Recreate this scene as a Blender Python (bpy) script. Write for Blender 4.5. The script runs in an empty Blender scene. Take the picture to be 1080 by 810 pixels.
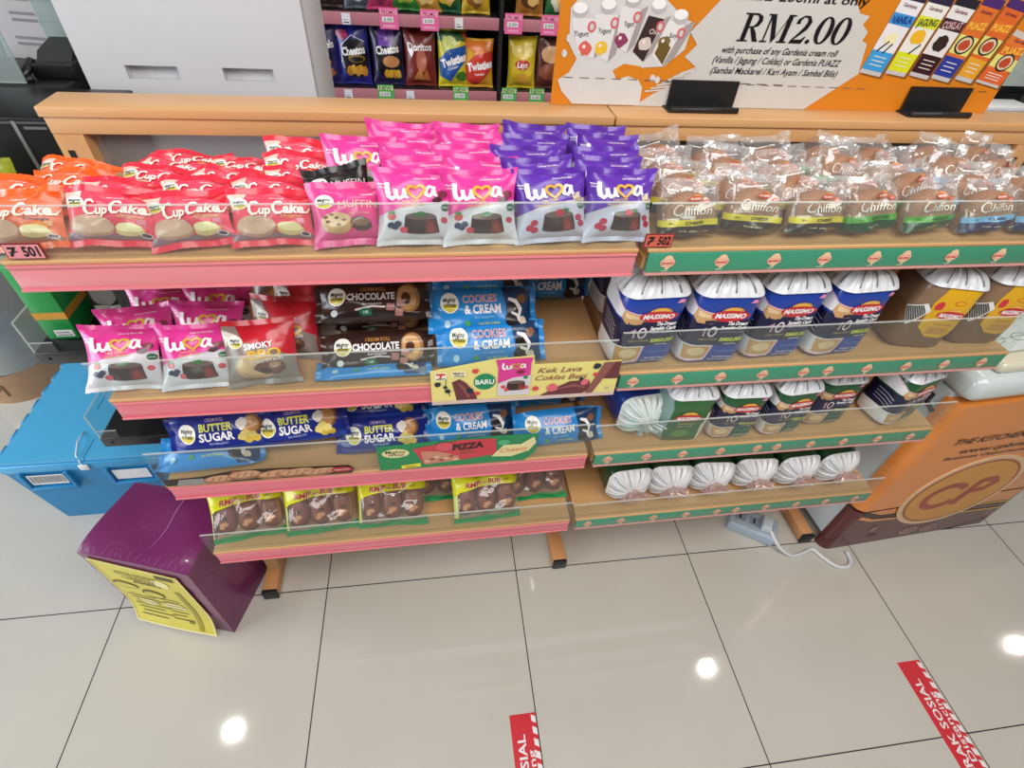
import bpy, bmesh, math, random
from math import sin, cos, pi, radians, sqrt
from mathutils import Vector, Matrix

SC = bpy.context.scene
COL = SC.collection
PI = math.pi

# ---------------------------------------------------------------- camera
CAM = Vector((-0.21804947, -0.77595824, 1.6431022))
FOC = 549.8208
RT = Vector((0.9888272569, -0.1368651051, 0.0590643627))
UP = Vector((0.0542868556, 0.6996567129, 0.7124137993))
FW = Vector((0.1388293673, 0.7012477644, -0.6992696044))
PHI = radians(0.5347906)

def at(px, py, **k):
    """Point of the real plane x=, y= or z= that the photograph shows at a pixel (1080 x 810)."""
    a, val = list(k.items())[0]
    i = 'xyz'.index(a)
    v = FW + RT*((px-540)/FOC) - UP*((py-405)/FOC)
    return CAM + v*((val-CAM[i])/v[i])

cd = bpy.data.cameras.new('camera')
cd.sensor_fit = 'HORIZONTAL'; cd.sensor_width = 36.0
cd.lens = FOC/1080*36
cd.clip_start = 0.02; cd.clip_end = 60
cam = bpy.data.objects.new('camera', cd)
COL.objects.link(cam)
m3 = Matrix((RT, UP, -FW)).transposed()
cam.matrix_world = Matrix.Translation(CAM) @ m3.to_4x4()
SC.camera = cam

# ---------------------------------------------------------------- materials
def lin(h):
    h = h.lstrip('#')
    o = []
    for i in (0, 2, 4):
        c = int(h[i:i+2], 16)/255
        o.append(c/12.92 if c <= .04045 else ((c+.055)/1.055)**2.4)
    return (*o, 1)

_M = {}
def base_mat(name, hexc, rough=.5, coat=0, metal=0, spec=.5):
    m = bpy.data.materials.new(name); m.use_nodes = True
    b = m.node_tree.nodes['Principled BSDF']
    b.inputs['Base Color'].default_value = lin(hexc)
    b.inputs['Roughness'].default_value = rough
    b.inputs['Metallic'].default_value = metal
    b.inputs['Coat Weight'].default_value = coat
    b.inputs['Specular IOR Level'].default_value = spec
    return m, m.node_tree, b

def noise_col(nt, b, hexc, scale=40, amt=.12, stretch=(1, 1, 1), detail=3):
    tc = nt.nodes.new('ShaderNodeTexCoord'); mp = nt.nodes.new('ShaderNodeMapping')
    mp.inputs['Scale'].default_value = stretch
    nz = nt.nodes.new('ShaderNodeTexNoise'); nz.inputs['Scale'].default_value = scale
    nz.inputs['Detail'].default_value = detail
    mx = nt.nodes.new('ShaderNodeMix'); mx.data_type = 'RGBA'
    c = lin(hexc)
    mx.inputs['A'].default_value = (c[0]*(1-amt), c[1]*(1-amt), c[2]*(1-amt), 1)
    mx.inputs['B'].default_value = (min(1, c[0]*(1+amt)), min(1, c[1]*(1+amt)), min(1, c[2]*(1+amt)), 1)
    nt.links.new(tc.outputs['Object'], mp.inputs['Vector']); nt.links.new(mp.outputs['Vector'], nz.inputs['Vector'])
    nt.links.new(nz.outputs['Fac'], mx.inputs['Factor']); nt.links.new(mx.outputs['Result'], b.inputs['Base Color'])
    return nz

def bump(nt, b, scale, strength, dist=.002, stretch=(1, 1, 1), detail=2):
    tc = nt.nodes.new('ShaderNodeTexCoord'); mp = nt.nodes.new('ShaderNodeMapping')
    mp.inputs['Scale'].default_value = stretch
    nz = nt.nodes.new('ShaderNodeTexNoise'); nz.inputs['Scale'].default_value = scale; nz.inputs['Detail'].default_value = detail
    bp = nt.nodes.new('ShaderNodeBump'); bp.inputs['Strength'].default_value = strength; bp.inputs['Distance'].default_value = dist
    nt.links.new(tc.outputs['Object'], mp.inputs['Vector']); nt.links.new(mp.outputs['Vector'], nz.inputs['Vector'])
    nt.links.new(nz.outputs['Fac'], bp.inputs['Height']); nt.links.new(bp.outputs['Normal'], b.inputs['Normal'])

def foil(hexc):
    """glossy printed packet plastic"""
    k = 'foil'+hexc
    if k not in _M:
        m, nt, b = base_mat('packet_print_'+hexc.strip('#'), hexc, .3, .25)
        noise_col(nt, b, hexc, 60, .05)
        bump(nt, b, 55, .35, .003)
        _M[k] = m
    return _M[k]

def plain(hexc, rough=.5, coat=0, metal=0, amt=.06, scale=30):
    k = ('plain', hexc, rough, coat, metal)
    if k not in _M:
        m, nt, b = base_mat('surface_'+hexc.strip('#'), hexc, rough, coat, metal)
        noise_col(nt, b, hexc, scale, amt)
        _M[k] = m
    return _M[k]

def wood(hexc, name, along='X', rough=.42):
    k = ('wood', hexc, along)
    if k not in _M:
        m, nt, b = base_mat(name, hexc, rough, .1)
        st = {'X': (1.2, 30, 30), 'Y': (30, 1.2, 30), 'Z': (30, 30, 1.2)}[along]
        noise_col(nt, b, hexc, 3, .16, st, 5)
        _M[k] = m
    return _M[k]

def film(name, tint='#ffffff', alpha=.22, rough=.08, milk='#ffffff', bscale=45, bstr=.9, gloss=.16):
    """clear plastic: mostly transparent, with glossy wrinkles and a little milkiness"""
    if name in _M: return _M[name]
    m = bpy.data.materials.new(name); m.use_nodes = True
    nt = m.node_tree; nt.nodes.clear()
    out = nt.nodes.new('ShaderNodeOutputMaterial')
    tr = nt.nodes.new('ShaderNodeBsdfTransparent'); tr.inputs['Color'].default_value = lin(tint)
    gl = nt.nodes.new('ShaderNodeBsdfGlossy'); gl.inputs['Roughness'].default_value = rough
    di = nt.nodes.new('ShaderNodeBsdfDiffuse'); di.inputs['Color'].default_value = lin(milk)
    m1 = nt.nodes.new('ShaderNodeMixShader'); m2 = nt.nodes.new('ShaderNodeMixShader')
    fr = nt.nodes.new('ShaderNodeLayerWeight'); fr.inputs['Blend'].default_value = .3
    ma = nt.nodes.new('ShaderNodeMath'); ma.operation = 'MULTIPLY_ADD'
    ma.inputs[1].default_value = .5; ma.inputs[2].default_value = gloss
    gm = nt.nodes.new('ShaderNodeNewGeometry'); inv = nt.nodes.new('ShaderNodeMath'); inv.operation = 'SUBTRACT'; inv.inputs[0].default_value = 1
    mu = nt.nodes.new('ShaderNodeMath'); mu.operation = 'MULTIPLY'
    nt.links.new(gm.outputs['Backfacing'], inv.inputs[1]); nt.links.new(fr.outputs['Fresnel'], mu.inputs[0]); nt.links.new(inv.outputs[0], mu.inputs[1])
    nt.links.new(mu.outputs[0], ma.inputs[0])
    m1.inputs['Fac'].default_value = alpha
    nt.links.new(tr.outputs[0], m1.inputs[1]); nt.links.new(di.outputs[0], m1.inputs[2])
    nt.links.new(ma.outputs[0], m2.inputs['Fac'])
    nt.links.new(m1.outputs[0], m2.inputs[1]); nt.links.new(gl.outputs[0], m2.inputs[2])
    nt.links.new(m2.outputs[0], out.inputs['Surface'])
    if bstr > 0:
        tc = nt.nodes.new('ShaderNodeTexCoord')
        nz = nt.nodes.new('ShaderNodeTexNoise'); nz.inputs['Scale'].default_value = bscale; nz.inputs['Detail'].default_value = 2
        bp = nt.nodes.new('ShaderNodeBump'); bp.inputs['Strength'].default_value = bstr; bp.inputs['Distance'].default_value = .004
        nt.links.new(tc.outputs['Object'], nz.inputs['Vector']); nt.links.new(nz.outputs['Fac'], bp.inputs['Height'])
        nt.links.new(bp.outputs['Normal'], gl.inputs['Normal']); nt.links.new(bp.outputs['Normal'], di.inputs['Normal'])
    _M[name] = m
    return m

CLEAR = film('clear_cake_film', alpha=.10, gloss=.11, rough=.12, bscale=26, bstr=1)
SEALF = film('crimped_clear_seal', alpha=.16, gloss=.12, rough=.15)
WRAP = film('clear_bread_film', alpha=.07, gloss=.05)
ACRYL = film('acrylic_sheet', '#f6faf8', alpha=.028, rough=.04, bstr=0, gloss=.008)
ACEDGE = film('acrylic_edge', '#eef5f2', alpha=.30, rough=.2, bstr=0, gloss=.05)

# ---------------------------------------------------------------- mesh builder
class MB:
    def __init__(s): s.v = []; s.f = []; s.m = []; s.mats = []; s.sm = []
    def mi(s, mat):
        if mat not in s.mats: s.mats.append(mat)
        return s.mats.index(mat)
    def add(s, vs, fs, mat, smooth=False):
        b = len(s.v); i = s.mi(mat)
        s.v += [tuple(v) for v in vs]
        for f in fs:
            s.f.append([b+j for j in f]); s.m.append(i); s.sm.append(smooth)
        return s
    def box(s, x0, x1, y0, y1, z0, z1, mat, T=None, bev=0):
        if bev <= 0:
            vs = [(x, y, z) for z in (z0, z1) for y in (y0, y1) for x in (x0, x1)]
            fs = [(0, 2, 3, 1), (4, 5, 7, 6), (0, 1, 5, 4), (2, 6, 7, 3), (0, 4, 6, 2), (1, 3, 7, 5)]
        else:
            bm = bmesh.new(); bmesh.ops.create_cube(bm, size=1)
            for v in bm.verts:
                v.co = Vector(((x0+x1)/2+v.co.x*(x1-x0), (y0+y1)/2+v.co.y*(y1-y0), (z0+z1)/2+v.co.z*(z1-z0)))
            bmesh.ops.bevel(bm, geom=bm.edges[:]+bm.verts[:], offset=bev, segments=2, affect='EDGES', profile=.5)
            bm.verts.index_update()
            vs = [v.co.copy() for v in bm.verts]; fs = [[v.index for v in f.verts] for f in bm.faces]; bm.free()
        if T: vs = [T @ Vector(v) for v in vs]
        return s.add(vs, fs, mat, bev > 0)
    def prism(s, poly, axis, c0, c1, mat, T=None):
        """extrude a polygon; axis is the extrusion axis; poly gives the other two coords in xyz order"""
        n = len(poly)
        def mk(p, c):
            return {'x': (c, p[0], p[1]), 'y': (p[0], c, p[1]), 'z': (p[0], p[1], c)}[axis]
        vs = [mk(p, c0) for p in poly]+[mk(p, c1) for p in poly]
        fs = [list(range(n))[::-1], list(range(n, 2*n))]+[(i, (i+1) % n, n+(i+1) % n, n+i) for i in range(n)]
        if T: vs = [T @ Vector(v) for v in vs]
        return s.add(vs, fs, mat)
    def tube(s, pts, r, mat, n=10, smooth=True):
        pts = [Vector(p) for p in pts]; vs = []; fs = []
        prev = None
        for i, p in enumerate(pts):
            t = (pts[min(i+1, len(pts)-1)]-pts[max(i-1, 0)]).normalized()
            a = prev if prev else (Vector((0, 0, 1)) if abs(t.z) < .9 else Vector((1, 0, 0)))
            x = (a-t*a.dot(t)).normalized(); y = t.cross(x); prev = x
            for k in range(n):
                th = 2*PI*k/n
                rr = r[i] if isinstance(r, (list, tuple)) else r
                vs.append(p+x*cos(th)*rr+y*sin(th)*rr)
        for i in range(len(pts)-1):
            for k in range(n):
                fs.append((i*n+k, i*n+(k+1) % n, (i+1)*n+(k+1) % n, (i+1)*n+k))
        fs.append(list(range(n))[::-1]); fs.append([(len(pts)-1)*n+k for k in range(n)])
        return s.add(vs, fs, mat, smooth)
    def grid(s, fn, na, nb, mat, smooth=True, flip=False, closed=False):
        vs = [fn(i/(na if closed else na), j/nb) for j in range(nb+1) for i in range(na if closed else na+1)]
        w = na if closed else na+1; fs = []
        for j in range(nb):
            for i in range(na):
                q = (j*w+i, j*w+(i+1) % w if closed else j*w+i+1, (j+1)*w+((i+1) % w if closed else i+1), (j+1)*w+i)
                fs.append(q[::-1] if flip else q)
        return s.add(vs, fs, mat, smooth)
    def mesh(s, name):
        me = bpy.data.meshes.new(name)
        me.from_pydata(s.v, [], s.f)
        for m in s.mats: me.materials.append(m)
        me.polygons.foreach_set('material_index', s.m)
        me.polygons.foreach_set('use_smooth', s.sm)
        me.update()
        return me
    def build(s, name, parent=None, loc=None):
        o = bpy.data.objects.new(name, s.mesh(name)); COL.objects.link(o)
        if parent: o.parent = parent
        if loc: o.location = loc
        return o

def tag(o, label, cat, group=None, kind=None):
    o['label'] = label; o['category'] = cat
    if group: o['group'] = group
    if kind: o['kind'] = kind
    return o
def thing(name, label, cat, loc=(0, 0, 0), rot=(0, 0, 0), group=None):
    o = bpy.data.objects.new(name, None); COL.objects.link(o)
    o.empty_display_size = .05
    o.location = loc; o.rotation_euler = rot
    return tag(o, label, cat, group)
def struct(mb, name):
    o = mb.build(name); o['kind'] = 'structure'; return o

# ---------------------------------------------------------------- flat artwork -> mesh
_TX = {}
_fc = bpy.data.curves.new('lettering', 'FONT'); _fo = bpy.data.objects.new('lettering', _fc)
def glyphs(s, shear=0, bold=0, sp=1.0):
    k = (s, shear, bold, sp)
    if k in _TX: return _TX[k]
    if _fo.name not in COL.objects: COL.objects.link(_fo)
    _fc.body = s; _fc.size = 1; _fc.shear = shear; _fc.offset = bold; _fc.resolution_u = 2; _fc.space_character = sp
    dg = bpy.context.evaluated_depsgraph_get(); dg.update()
    ev = _fo.evaluated_get(dg); me = ev.to_mesh()
    vs = [(v.co.x, v.co.y) for v in me.vertices]; fs = []
    for p in me.polygons:
        idx = list(p.vertices)
        ar = sum(vs[idx[i]][0]*vs[idx[(i+1) % len(idx)]][1]-vs[idx[(i+1) % len(idx)]][0]*vs[idx[i]][1] for i in range(len(idx)))
        if abs(ar) > 1e-9: fs.append(idx if ar > 0 else idx[::-1])
    ev.to_mesh_clear()
    x0 = min(v[0] for v in vs); x1 = max(v[0] for v in vs); y0 = min(v[1] for v in vs); y1 = max(v[1] for v in vs)
    _TX[k] = (vs, fs, x0, x1, y0, y1)
    return _TX[k]

class Art:
    """2-D shapes (x right, y up) with a material and a layer; mapped onto a surface later"""
    def __init__(s): s.items = []
    def poly(s, pts, mat, l=1):
        a = sum(pts[i][0]*pts[(i+1) % len(pts)][1]-pts[(i+1) % len(pts)][0]*pts[i][1] for i in range(len(pts)))
        if a < 0: pts = pts[::-1]
        s.items.append((list(pts), [list(range(len(pts)))], mat, l)); return s
    def rect(s, x0, y0, x1, y1, mat, l=1): return s.poly([(x0, y0), (x1, y0), (x1, y1), (x0, y1)], mat, l)
    def ell(s, cx, cy, rx, ry, mat, l=1, n=20, rot=0):
        c, q = cos(rot), sin(rot)
        return s.poly([(cx+rx*cos(2*PI*i/n)*c-ry*sin(2*PI*i/n)*q, cy+rx*cos(2*PI*i/n)*q+ry*sin(2*PI*i/n)*c) for i in range(n)], mat, l)
    def blob(s, cx, cy, rx, ry, mat, l=1, seed=0, n=16, j=.16):
        R = random.Random(seed)
        return s.poly([(cx+rx*(1+R.uniform(-j, j))*cos(2*PI*i/n), cy+ry*(1+R.uniform(-j, j))*sin(2*PI*i/n)) for i in range(n)], mat, l)
    def stroke(s, pts, w, mat, l=1):
        """ribbon along a polyline; w is a width or one per point"""
        n = len(pts); L = []; R_ = []
        for i, p in enumerate(pts):
            a = pts[max(i-1, 0)]; b = pts[min(i+1, n-1)]
            dx, dy = b[0]-a[0], b[1]-a[1]; q = math.hypot(dx, dy) or 1
            ww = (w[i] if isinstance(w, (list, tuple)) else w)/2
            L.append((p[0]-dy/q*ww, p[1]+dx/q*ww)); R_.append((p[0]+dy/q*ww, p[1]-dx/q*ww))
        vs = L+R_; fs = [(i, n+i, n+i+1, i+1) for i in range(n-1)]
        s.items.append((vs, fs, mat, l)); return s
    def text(s, t, cx, cy, h, mat, l=6, width=None, shear=0, bold=0.01, rot=0, align='c', sp=1.0):
        """h: height of a capital; width: squeezed or stretched to this total width"""
        vs, fs, x0, x1, y0, y1 = glyphs(t, shear, bold, sp)
        ky = h/.69
        kx = ky if width is None else width/(x1-x0)
        ox = {'c': (x0+x1)/2, 'l': x0, 'r': x1}[align]
        c, q = cos(rot), sin(rot)
        out = []
        for x, y in vs:
            X = (x-ox)*kx; Y = y*ky-h/2
            out.append((cx+X*c-Y*q, cy+X*q+Y*c))
        s.items.append((out, fs, mat, l)); return s
    def put(s, o, ox=0, oy=0, k=1, dl=0, rot=0, ky=None):
        c, q = cos(rot), sin(rot); ky = ky or k
        for vs, fs, mat, l in o.items:
            s.items.append(([(ox+x*k*c-y*ky*q, oy+x*k*q+y*ky*c) for x, y in vs], fs, mat, l+dl))
        return s
    def emit(s, mb, fn, gx=None, gy=None, eps=.00022, base=.0006, smooth=True):
        """fn(x, y, lift) -> point; gx, gy: cut lines"""
        for mat in {id(i[2]): i[2] for i in s.items}.values():
            bm = bmesh.new(); lay = bm.verts.layers.float.new('l')
            for n_, (vs, fs, mt, l) in enumerate(s.items):
                if mt is not mat: continue
                bv = [bm.verts.new((x, y, 0)) for x, y in vs]
                for v in bv: v[lay] = l+.012*(n_ % 60)
                for f in fs:
                    try: bm.faces.new([bv[i] for i in f])
                    except ValueError: pass
            bm.normal_update()
            big = [f for f in bm.faces if len(f.verts) > 4]
            if big: bmesh.ops.triangulate(bm, faces=big)
            for lines, no, ax in ((gx, (1, 0, 0), 0), (gy, (0, 1, 0), 1)):
                if not lines: continue
                xs = [v.co[ax] for v in bm.verts]
                lo, hi = min(xs), max(xs)
                for g in lines:
                    if lo < g < hi:
                        co = [0, 0, 0]; co[ax] = g
                        bmesh.ops.bisect_plane(bm, geom=bm.verts[:]+bm.edges[:]+bm.faces[:], dist=1e-7, plane_co=co, plane_no=no)
            bm.verts.index_update()
            vs = [fn(v.co.x, v.co.y, base+eps*v[lay]) for v in bm.verts]
            fs = [[v.index for v in f.verts] for f in bm.faces]
            mb.add(vs, fs, mat, smooth)
            bm.free()

def flat_y(x0, y, z0, k=1):
    return lambda a, b, e: (x0+a*k, y-e, z0+b*k)

# ---------------------------------------------------------------- packets
class Pillow:
    """pillow bag w x h x t standing on z=0, print towards -y; seals top/bottom, or left/right when flow=True"""
    def __init__(s, w, h, t, seed=0, pinch=.07, wave=.006, flow=False, seal=.009, NA=18, NB=16, low=.2, p=2.6, q=.75):
        s.w, s.h, s.t, s.pinch, s.wave, s.flow, s.seal, s.NA, s.NB, s.low, s.p, s.q = w, h, t, pinch, wave, flow, seal, NA, NB, low, p, q
        R = random.Random(seed*77+5)
        s.ph = [R.uniform(0, 6.28) for _ in range(8)]
    def pt(s, a, b, side, lift=0):
        a = max(-1, min(1, a)); b = max(-1, min(1, b))
        ph = s.ph
        A, B = (b, a) if s.flow else (a, b)          # B runs from seal to seal
        T = s.t/2*max(0, 1-abs(A)**s.p)**s.q*max(0, 1-abs(B)**s.p)**s.q*(1-s.low*b)
        T *= 1+.22*sin(8*A+ph[0])*abs(B)**1.6+.09*sin(5*A+3*B+ph[1])+.07*sin(7*B-4*A+ph[2])
        x = a*s.w/2; z = b*s.h/2
        if s.flow: z *= 1-s.pinch*.6*(1-a*a)*0+s.pinch*0; x *= 1-s.pinch*.5*(1-b*b); z *= 1-.10*a**6
        else: x *= 1-s.pinch*(1-b*b); z *= 1-s.pinch*.6*(1-a*a)
        D = s.wave*(sin(2.4*A+ph[3])*abs(B)**3*(1 if B > 0 else .5)+.4*sin(6*A+ph[4])*abs(B)**5)
        y = -side*T+D-side*lift
        return Vector((x, y, z+s.h/2))
    def wrapper(s, mat, art=None, back=None, zones=None):
        mb = MB()
        mb.grid(lambda i, j: s.pt(i*2-1, j*2-1, 1), s.NA, s.NB, mat)
        mb.grid(lambda i, j: s.pt(i*2-1, j*2-1, -1), s.NA, s.NB, back or mat, flip=True)
        if art:
            gx = [(-1+2*i/s.NA)*s.w/2 for i in range(1, s.NA)]; gy = [(-1+2*i/s.NB)*s.h/2 for i in range(1, s.NB)]
            art.emit(mb, lambda x, y, e: s.pt(x/s.w*2, y/s.h*2, 1, e), gx, gy)
        return mb
    def sealstrip(s, mat, end):
        mb = MB(); n = 26; rows = 4
        for side in (1, -1):
            def fn(i, j):
                a = i*2-1
                p = s.pt(end, a, 1) if s.flow else s.pt(a, end, 1)
                e = j*s.seal+(.0008 if (round(i*n) % 2 and j > .99) else 0)
                q = Vector((p.x+end*e, p.y, p.z)) if s.flow else Vector((p.x*(1+.02*j), p.y, p.z+end*e))
                q.y += -side*.0004+.0007*sin(j*rows*PI)+.0012*j*sin(7*a+s.ph[5])
                return q
            mb.grid(fn, n, rows, mat, flip=((side > 0) == ((end < 0) != s.flow)))
        return mb

class Kind:
    """one kind of goods: a list of (part name, mesh); the first placing makes the parts, later ones copy them"""
    def __init__(s, name, cat, parts): s.name, s.cat, s.parts, s.first = name, cat, parts, None
    def place(s, loc, rot, label, group, scale=1, rest=None):
        if s.first is None:
            o = thing(s.name, label, s.cat, loc, rot, group)
            for pn, me in s.parts:
                c = bpy.data.objects.new(pn, me); COL.objects.link(c); c.parent = o
            s.first = o
        else:
            o = s.first.copy(); COL.objects.link(o)
            o.location = loc; o.rotation_euler = rot; o['label'] = label; o['group'] = group
            for ch in list(s.first.children):
                c = ch.copy(); COL.objects.link(c); c.parent = o
        o.scale = (scale,)*3
        if rest is not None: s.settle(o, *rest)
        return o
    def settle(s, o, z, y0=-9, y1=9):
        """put the lowest point on the surface z and keep the thing between y0 and y1"""
        if not hasattr(s, 'vs'): s.vs = [v.co.copy() for _, me in s.parts for v in me.vertices]
        M = Matrix.LocRotScale(o.location, o.rotation_euler, o.scale)
        ps = [M @ v for v in s.vs]
        o.location.z += z+.0006-min(p.z for p in ps)
        lo, hi = min(p.y for p in ps), max(p.y for p in ps)
        if lo < y0: o.location.y += y0-lo
        elif hi > y1: o.location.y += y1-hi

def pack_kind(name, cat, P, base, art, top=None, bottom=None, back=None):
    a, b = ('end_seal', 'end_seal') if P.flow else ('top_seal', 'bottom_seal')
    return Kind(name, cat, [('wrapper', P.wrapper(foil(base), art, foil(back) if back else None).mesh('wrapper')),
                            (a, P.sealstrip(foil(top or base), 1).mesh(a)), (b, P.sealstrip(foil(bottom or top or base), -1).mesh(b))])
# ---------------------------------------------------------------- artwork of the goods
W = foil('#f4f0f2'); K = foil('#17131a')
F = foil
def heart(A, cx, cy, k, mat, l=6):
    pts = []
    for i in range(25):
        t = PI*(-.93+1.86*i/24)
        pts.append((cx+k*16*sin(t)**3/17, cy+k*(13*cos(t)-5*cos(2*t)-2*cos(3*t)-cos(4*t))/17))
    A.stroke(pts, [k*(.16+.22*abs(sin(i*.26))) for i in range(25)], mat, l)
def roundel(A, cx, cy, r, l=5, dark='#20321c'):
    """white and yellow brand badge with two short words"""
    A.ell(cx, cy, r*1.08, r, F('#f6f3ea'), l, 20)
    A.poly([(cx-r*.95, cy-r*.15), (cx+r*.95, cy-r*.15), (cx+r*.7, cy-r*.62), (cx, cy-r*.95), (cx-r*.7, cy-r*.62)], F('#d9c548'), l+1)
    A.text('Mighty', cx, cy+r*.30, r*.42, F(dark), l+2, width=r*1.5, shear=.15, bold=.02)
    A.text('White', cx, cy-r*.22, r*.42, F(dark), l+2, width=r*1.35, shear=.15, bold=.02)
def luva_word(A, cx, cy, h, l=6, ol=None, rot=0):
    """white brush word with a golden heart for the third letter"""
    B = Art()
    for dx, dy, m, ll in (((.07*h, -.06*h, ol, l-1),) if ol else ())+((0, 0, W, l),):
        B.stroke([(-1.42*h+dx, .62*h+dy), (-1.50*h+dx, .1*h+dy), (-1.48*h+dx, -.3*h+dy), (-1.3*h+dx, -.46*h+dy), (-1.08*h+dx, -.32*h+dy)], [.26*h, .30*h, .30*h, .27*h, .18*h], m, ll)
        B.stroke([(-1.0*h+dx, .18*h+dy), (-1.02*h+dx, -.2*h+dy), (-.86*h+dx, -.45*h+dy), (-.62*h+dx, -.34*h+dy), (-.5*h+dx, 0+dy), (-.48*h+dx, .2*h+dy)], [.25*h, .27*h, .25*h, .2*h, .22*h, .2*h], m, ll)
        B.stroke([(-.5*h+dx, .05*h+dy), (-.46*h+dx, -.35*h+dy), (-.3*h+dx, -.45*h+dy)], [.2*h, .22*h, .12*h], m, ll)
        B.stroke([(1.22*h+dx, .16*h+dy), (1.0*h+dx, .24*h+dy), (.78*h+dx, .0*h+dy), (.80*h+dx, -.3*h+dy), (1.0*h+dx, -.42*h+dy), (1.2*h+dx, -.2*h+dy), (1.28*h+dx, .2*h+dy)], [.16*h, .2*h, .26*h, .25*h, .2*h, .22*h, .24*h], m, ll)
        B.stroke([(1.26*h+dx, .2*h+dy), (1.28*h+dx, -.3*h+dy), (1.44*h+dx, -.42*h+dy)], [.22*h, .24*h, .14*h], m, ll)
    heart(B, .2*h, -.05*h, .55*h, F('#d8a838'), l+1)
    A.put(B, cx, cy, 1, rot=rot)
def lava_cake(A, cx, cy, k, l=3):
    """dark pudding cake with an opened side"""
    A.poly([(cx-1.0*k, cy+.5*k), (cx+1.0*k, cy+.5*k), (cx+1.12*k, cy-.62*k), (cx-1.12*k, cy-.62*k)], F('#33191a'), l)
    A.ell(cx, cy-.6*k, 1.12*k, .22*k, F('#33191a'), l)
    A.ell(cx, cy+.5*k, 1.0*k, .26*k, F('#6b5350'), l+1)
    A.poly([(cx+.28*k, cy+.2*k), (cx+.78*k, cy+.28*k), (cx+1.12*k, cy-.66*k), (cx+.2*k, cy-.76*k)], F('#6a2425'), l+1)
    A.poly([(cx+.40*k, cy-.05*k), (cx+.72*k, cy+.0*k), (cx+.9*k, cy-.7*k), (cx+.36*k, cy-.72*k)], F('#8f3330'), l+2)
def luva_art(base, low, fruit, sub, purple=False):
    A = Art()
    A.poly([(-.056, -.015), (-.02, .0), (.02, .008), (.056, .0115), (.056, -.056), (-.056, -.056)], F(low), 1)
    A.poly([(-.0525, -.014), (-.02, 0), (.02, .008), (.0525, .011), (.0525, .0075), (.02, .0045), (-.02, -.0035), (-.0525, -.0175)], F('#c9c2cc'), 2)
    lava_cake(A, .009, -.025, .0225)
    if purple:
        for x, y in ((-.028, -.026), (-.034, -.034), (-.027, -.038), (.040, -.020), (.044, -.030)): A.ell(x, y, .0055, .0055, F('#b8244c'), 4)
        A.ell(.011, -.011, .007, .006, F('#cc2f48'), 6); A.blob(.020, -.007, .006, .003, F('#2f7a3c'), 6, 2)
        A.poly([(.030, .018), (.043, .022), (.044, .012), (.033, .009)], F('#d8cdb4'), 4); A.poly([(.036, .011), (.047, .014), (.047, .005), (.037, .003)], F('#b9a684'), 5)
    else:
        A.ell(-.033, -.014, .0065, .006, F('#d2504e'), 4); A.blob(-.033, -.008, .005, .003, F('#4d8a4a'), 5, 3)
        for x, y in ((-.034, -.028), (-.028, -.031), (-.024, -.026)): A.ell(x, y, .0052, .005, F('#2a3152'), 5)
        A.ell(-.016, -.036, .0058, .0055, F('#cf3b52'), 6); A.ell(.043, -.020, .005, .005, F('#cf3b52'), 4)
        A.blob(.009, -.010, .008, .004, F('#2f7a3c'), 6, 4)
        A.blob(.040, .020, .008, .007, F('#7c2440'), 4, 5); A.blob(.034, .012, .007, .005, F('#4a1a30'), 5, 6)
    A.ell(.046, .000, .0062, .0062, F('#1f6a45'), 5); A.text('HALAL', .046, 0, .0022, W, 6)
    luva_word(A, -.001, .0265, .0235, 7, ol=F(base), rot=.06)
    A.text('Love at First Bite', .016, .046, .003, W, 6, shear=.2)
    A.text('Mighty', -.043, .036, .0028, W, 6); A.text('White', -.043, .031, .0028, W, 6)
    A.text('Lava Cake', -.004, .0110, .0042, F('#e8c25a'), 6, shear=.15, rot=.1)
    A.text(sub, -.002, .0045, .0040, F('#e8c25a'), 6, shear=.15, rot=.1)
    A.text('Kek Lava Coklat', .000, -.0008, .0034, W, 6, shear=.15, rot=.12)
    return A

def script_cupcake(A, cx, cy, w, l, c='#f7efe6', sh='#b01f33'):
    for dx, dy, m, ll in ((.0010, -.0010, F(sh), l-1), (0, 0, F(c), l)):
        A.text('up', cx-w*.225+dx, cy+dy-w*.035, w*.165, m, ll, shear=.12, bold=.035, width=w*.23)
        A.text('ake', cx+w*.31+dx, cy+dy-w*.01, w*.17, m, ll, shear=.12, bold=.035, width=w*.40)
        for ox, k in ((-w*.43, 1), (.02*w, .92)):
            A.stroke([(cx+ox+dx+w*k*x, cy+dy+w*k*y) for x, y in ((.10, .085), (.05, .135), (-.03, .13), (-.09, .05), (-.09, -.04), (-.04, -.11), (.05, -.105), (.11, -.05))],
                     [w*.03, w*.05, w*.045, w*.06, w*.065, w*.05, w*.035, w*.012], m, ll)
        A.stroke([(cx+w*.48+dx, cy-w*.09+dy), (cx+w*.56+dx, cy-w*.08+dy), (cx+w*.62+dx, cy+w*.02+dy)], [w*.035, w*.03, w*.010], m, ll)
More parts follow.
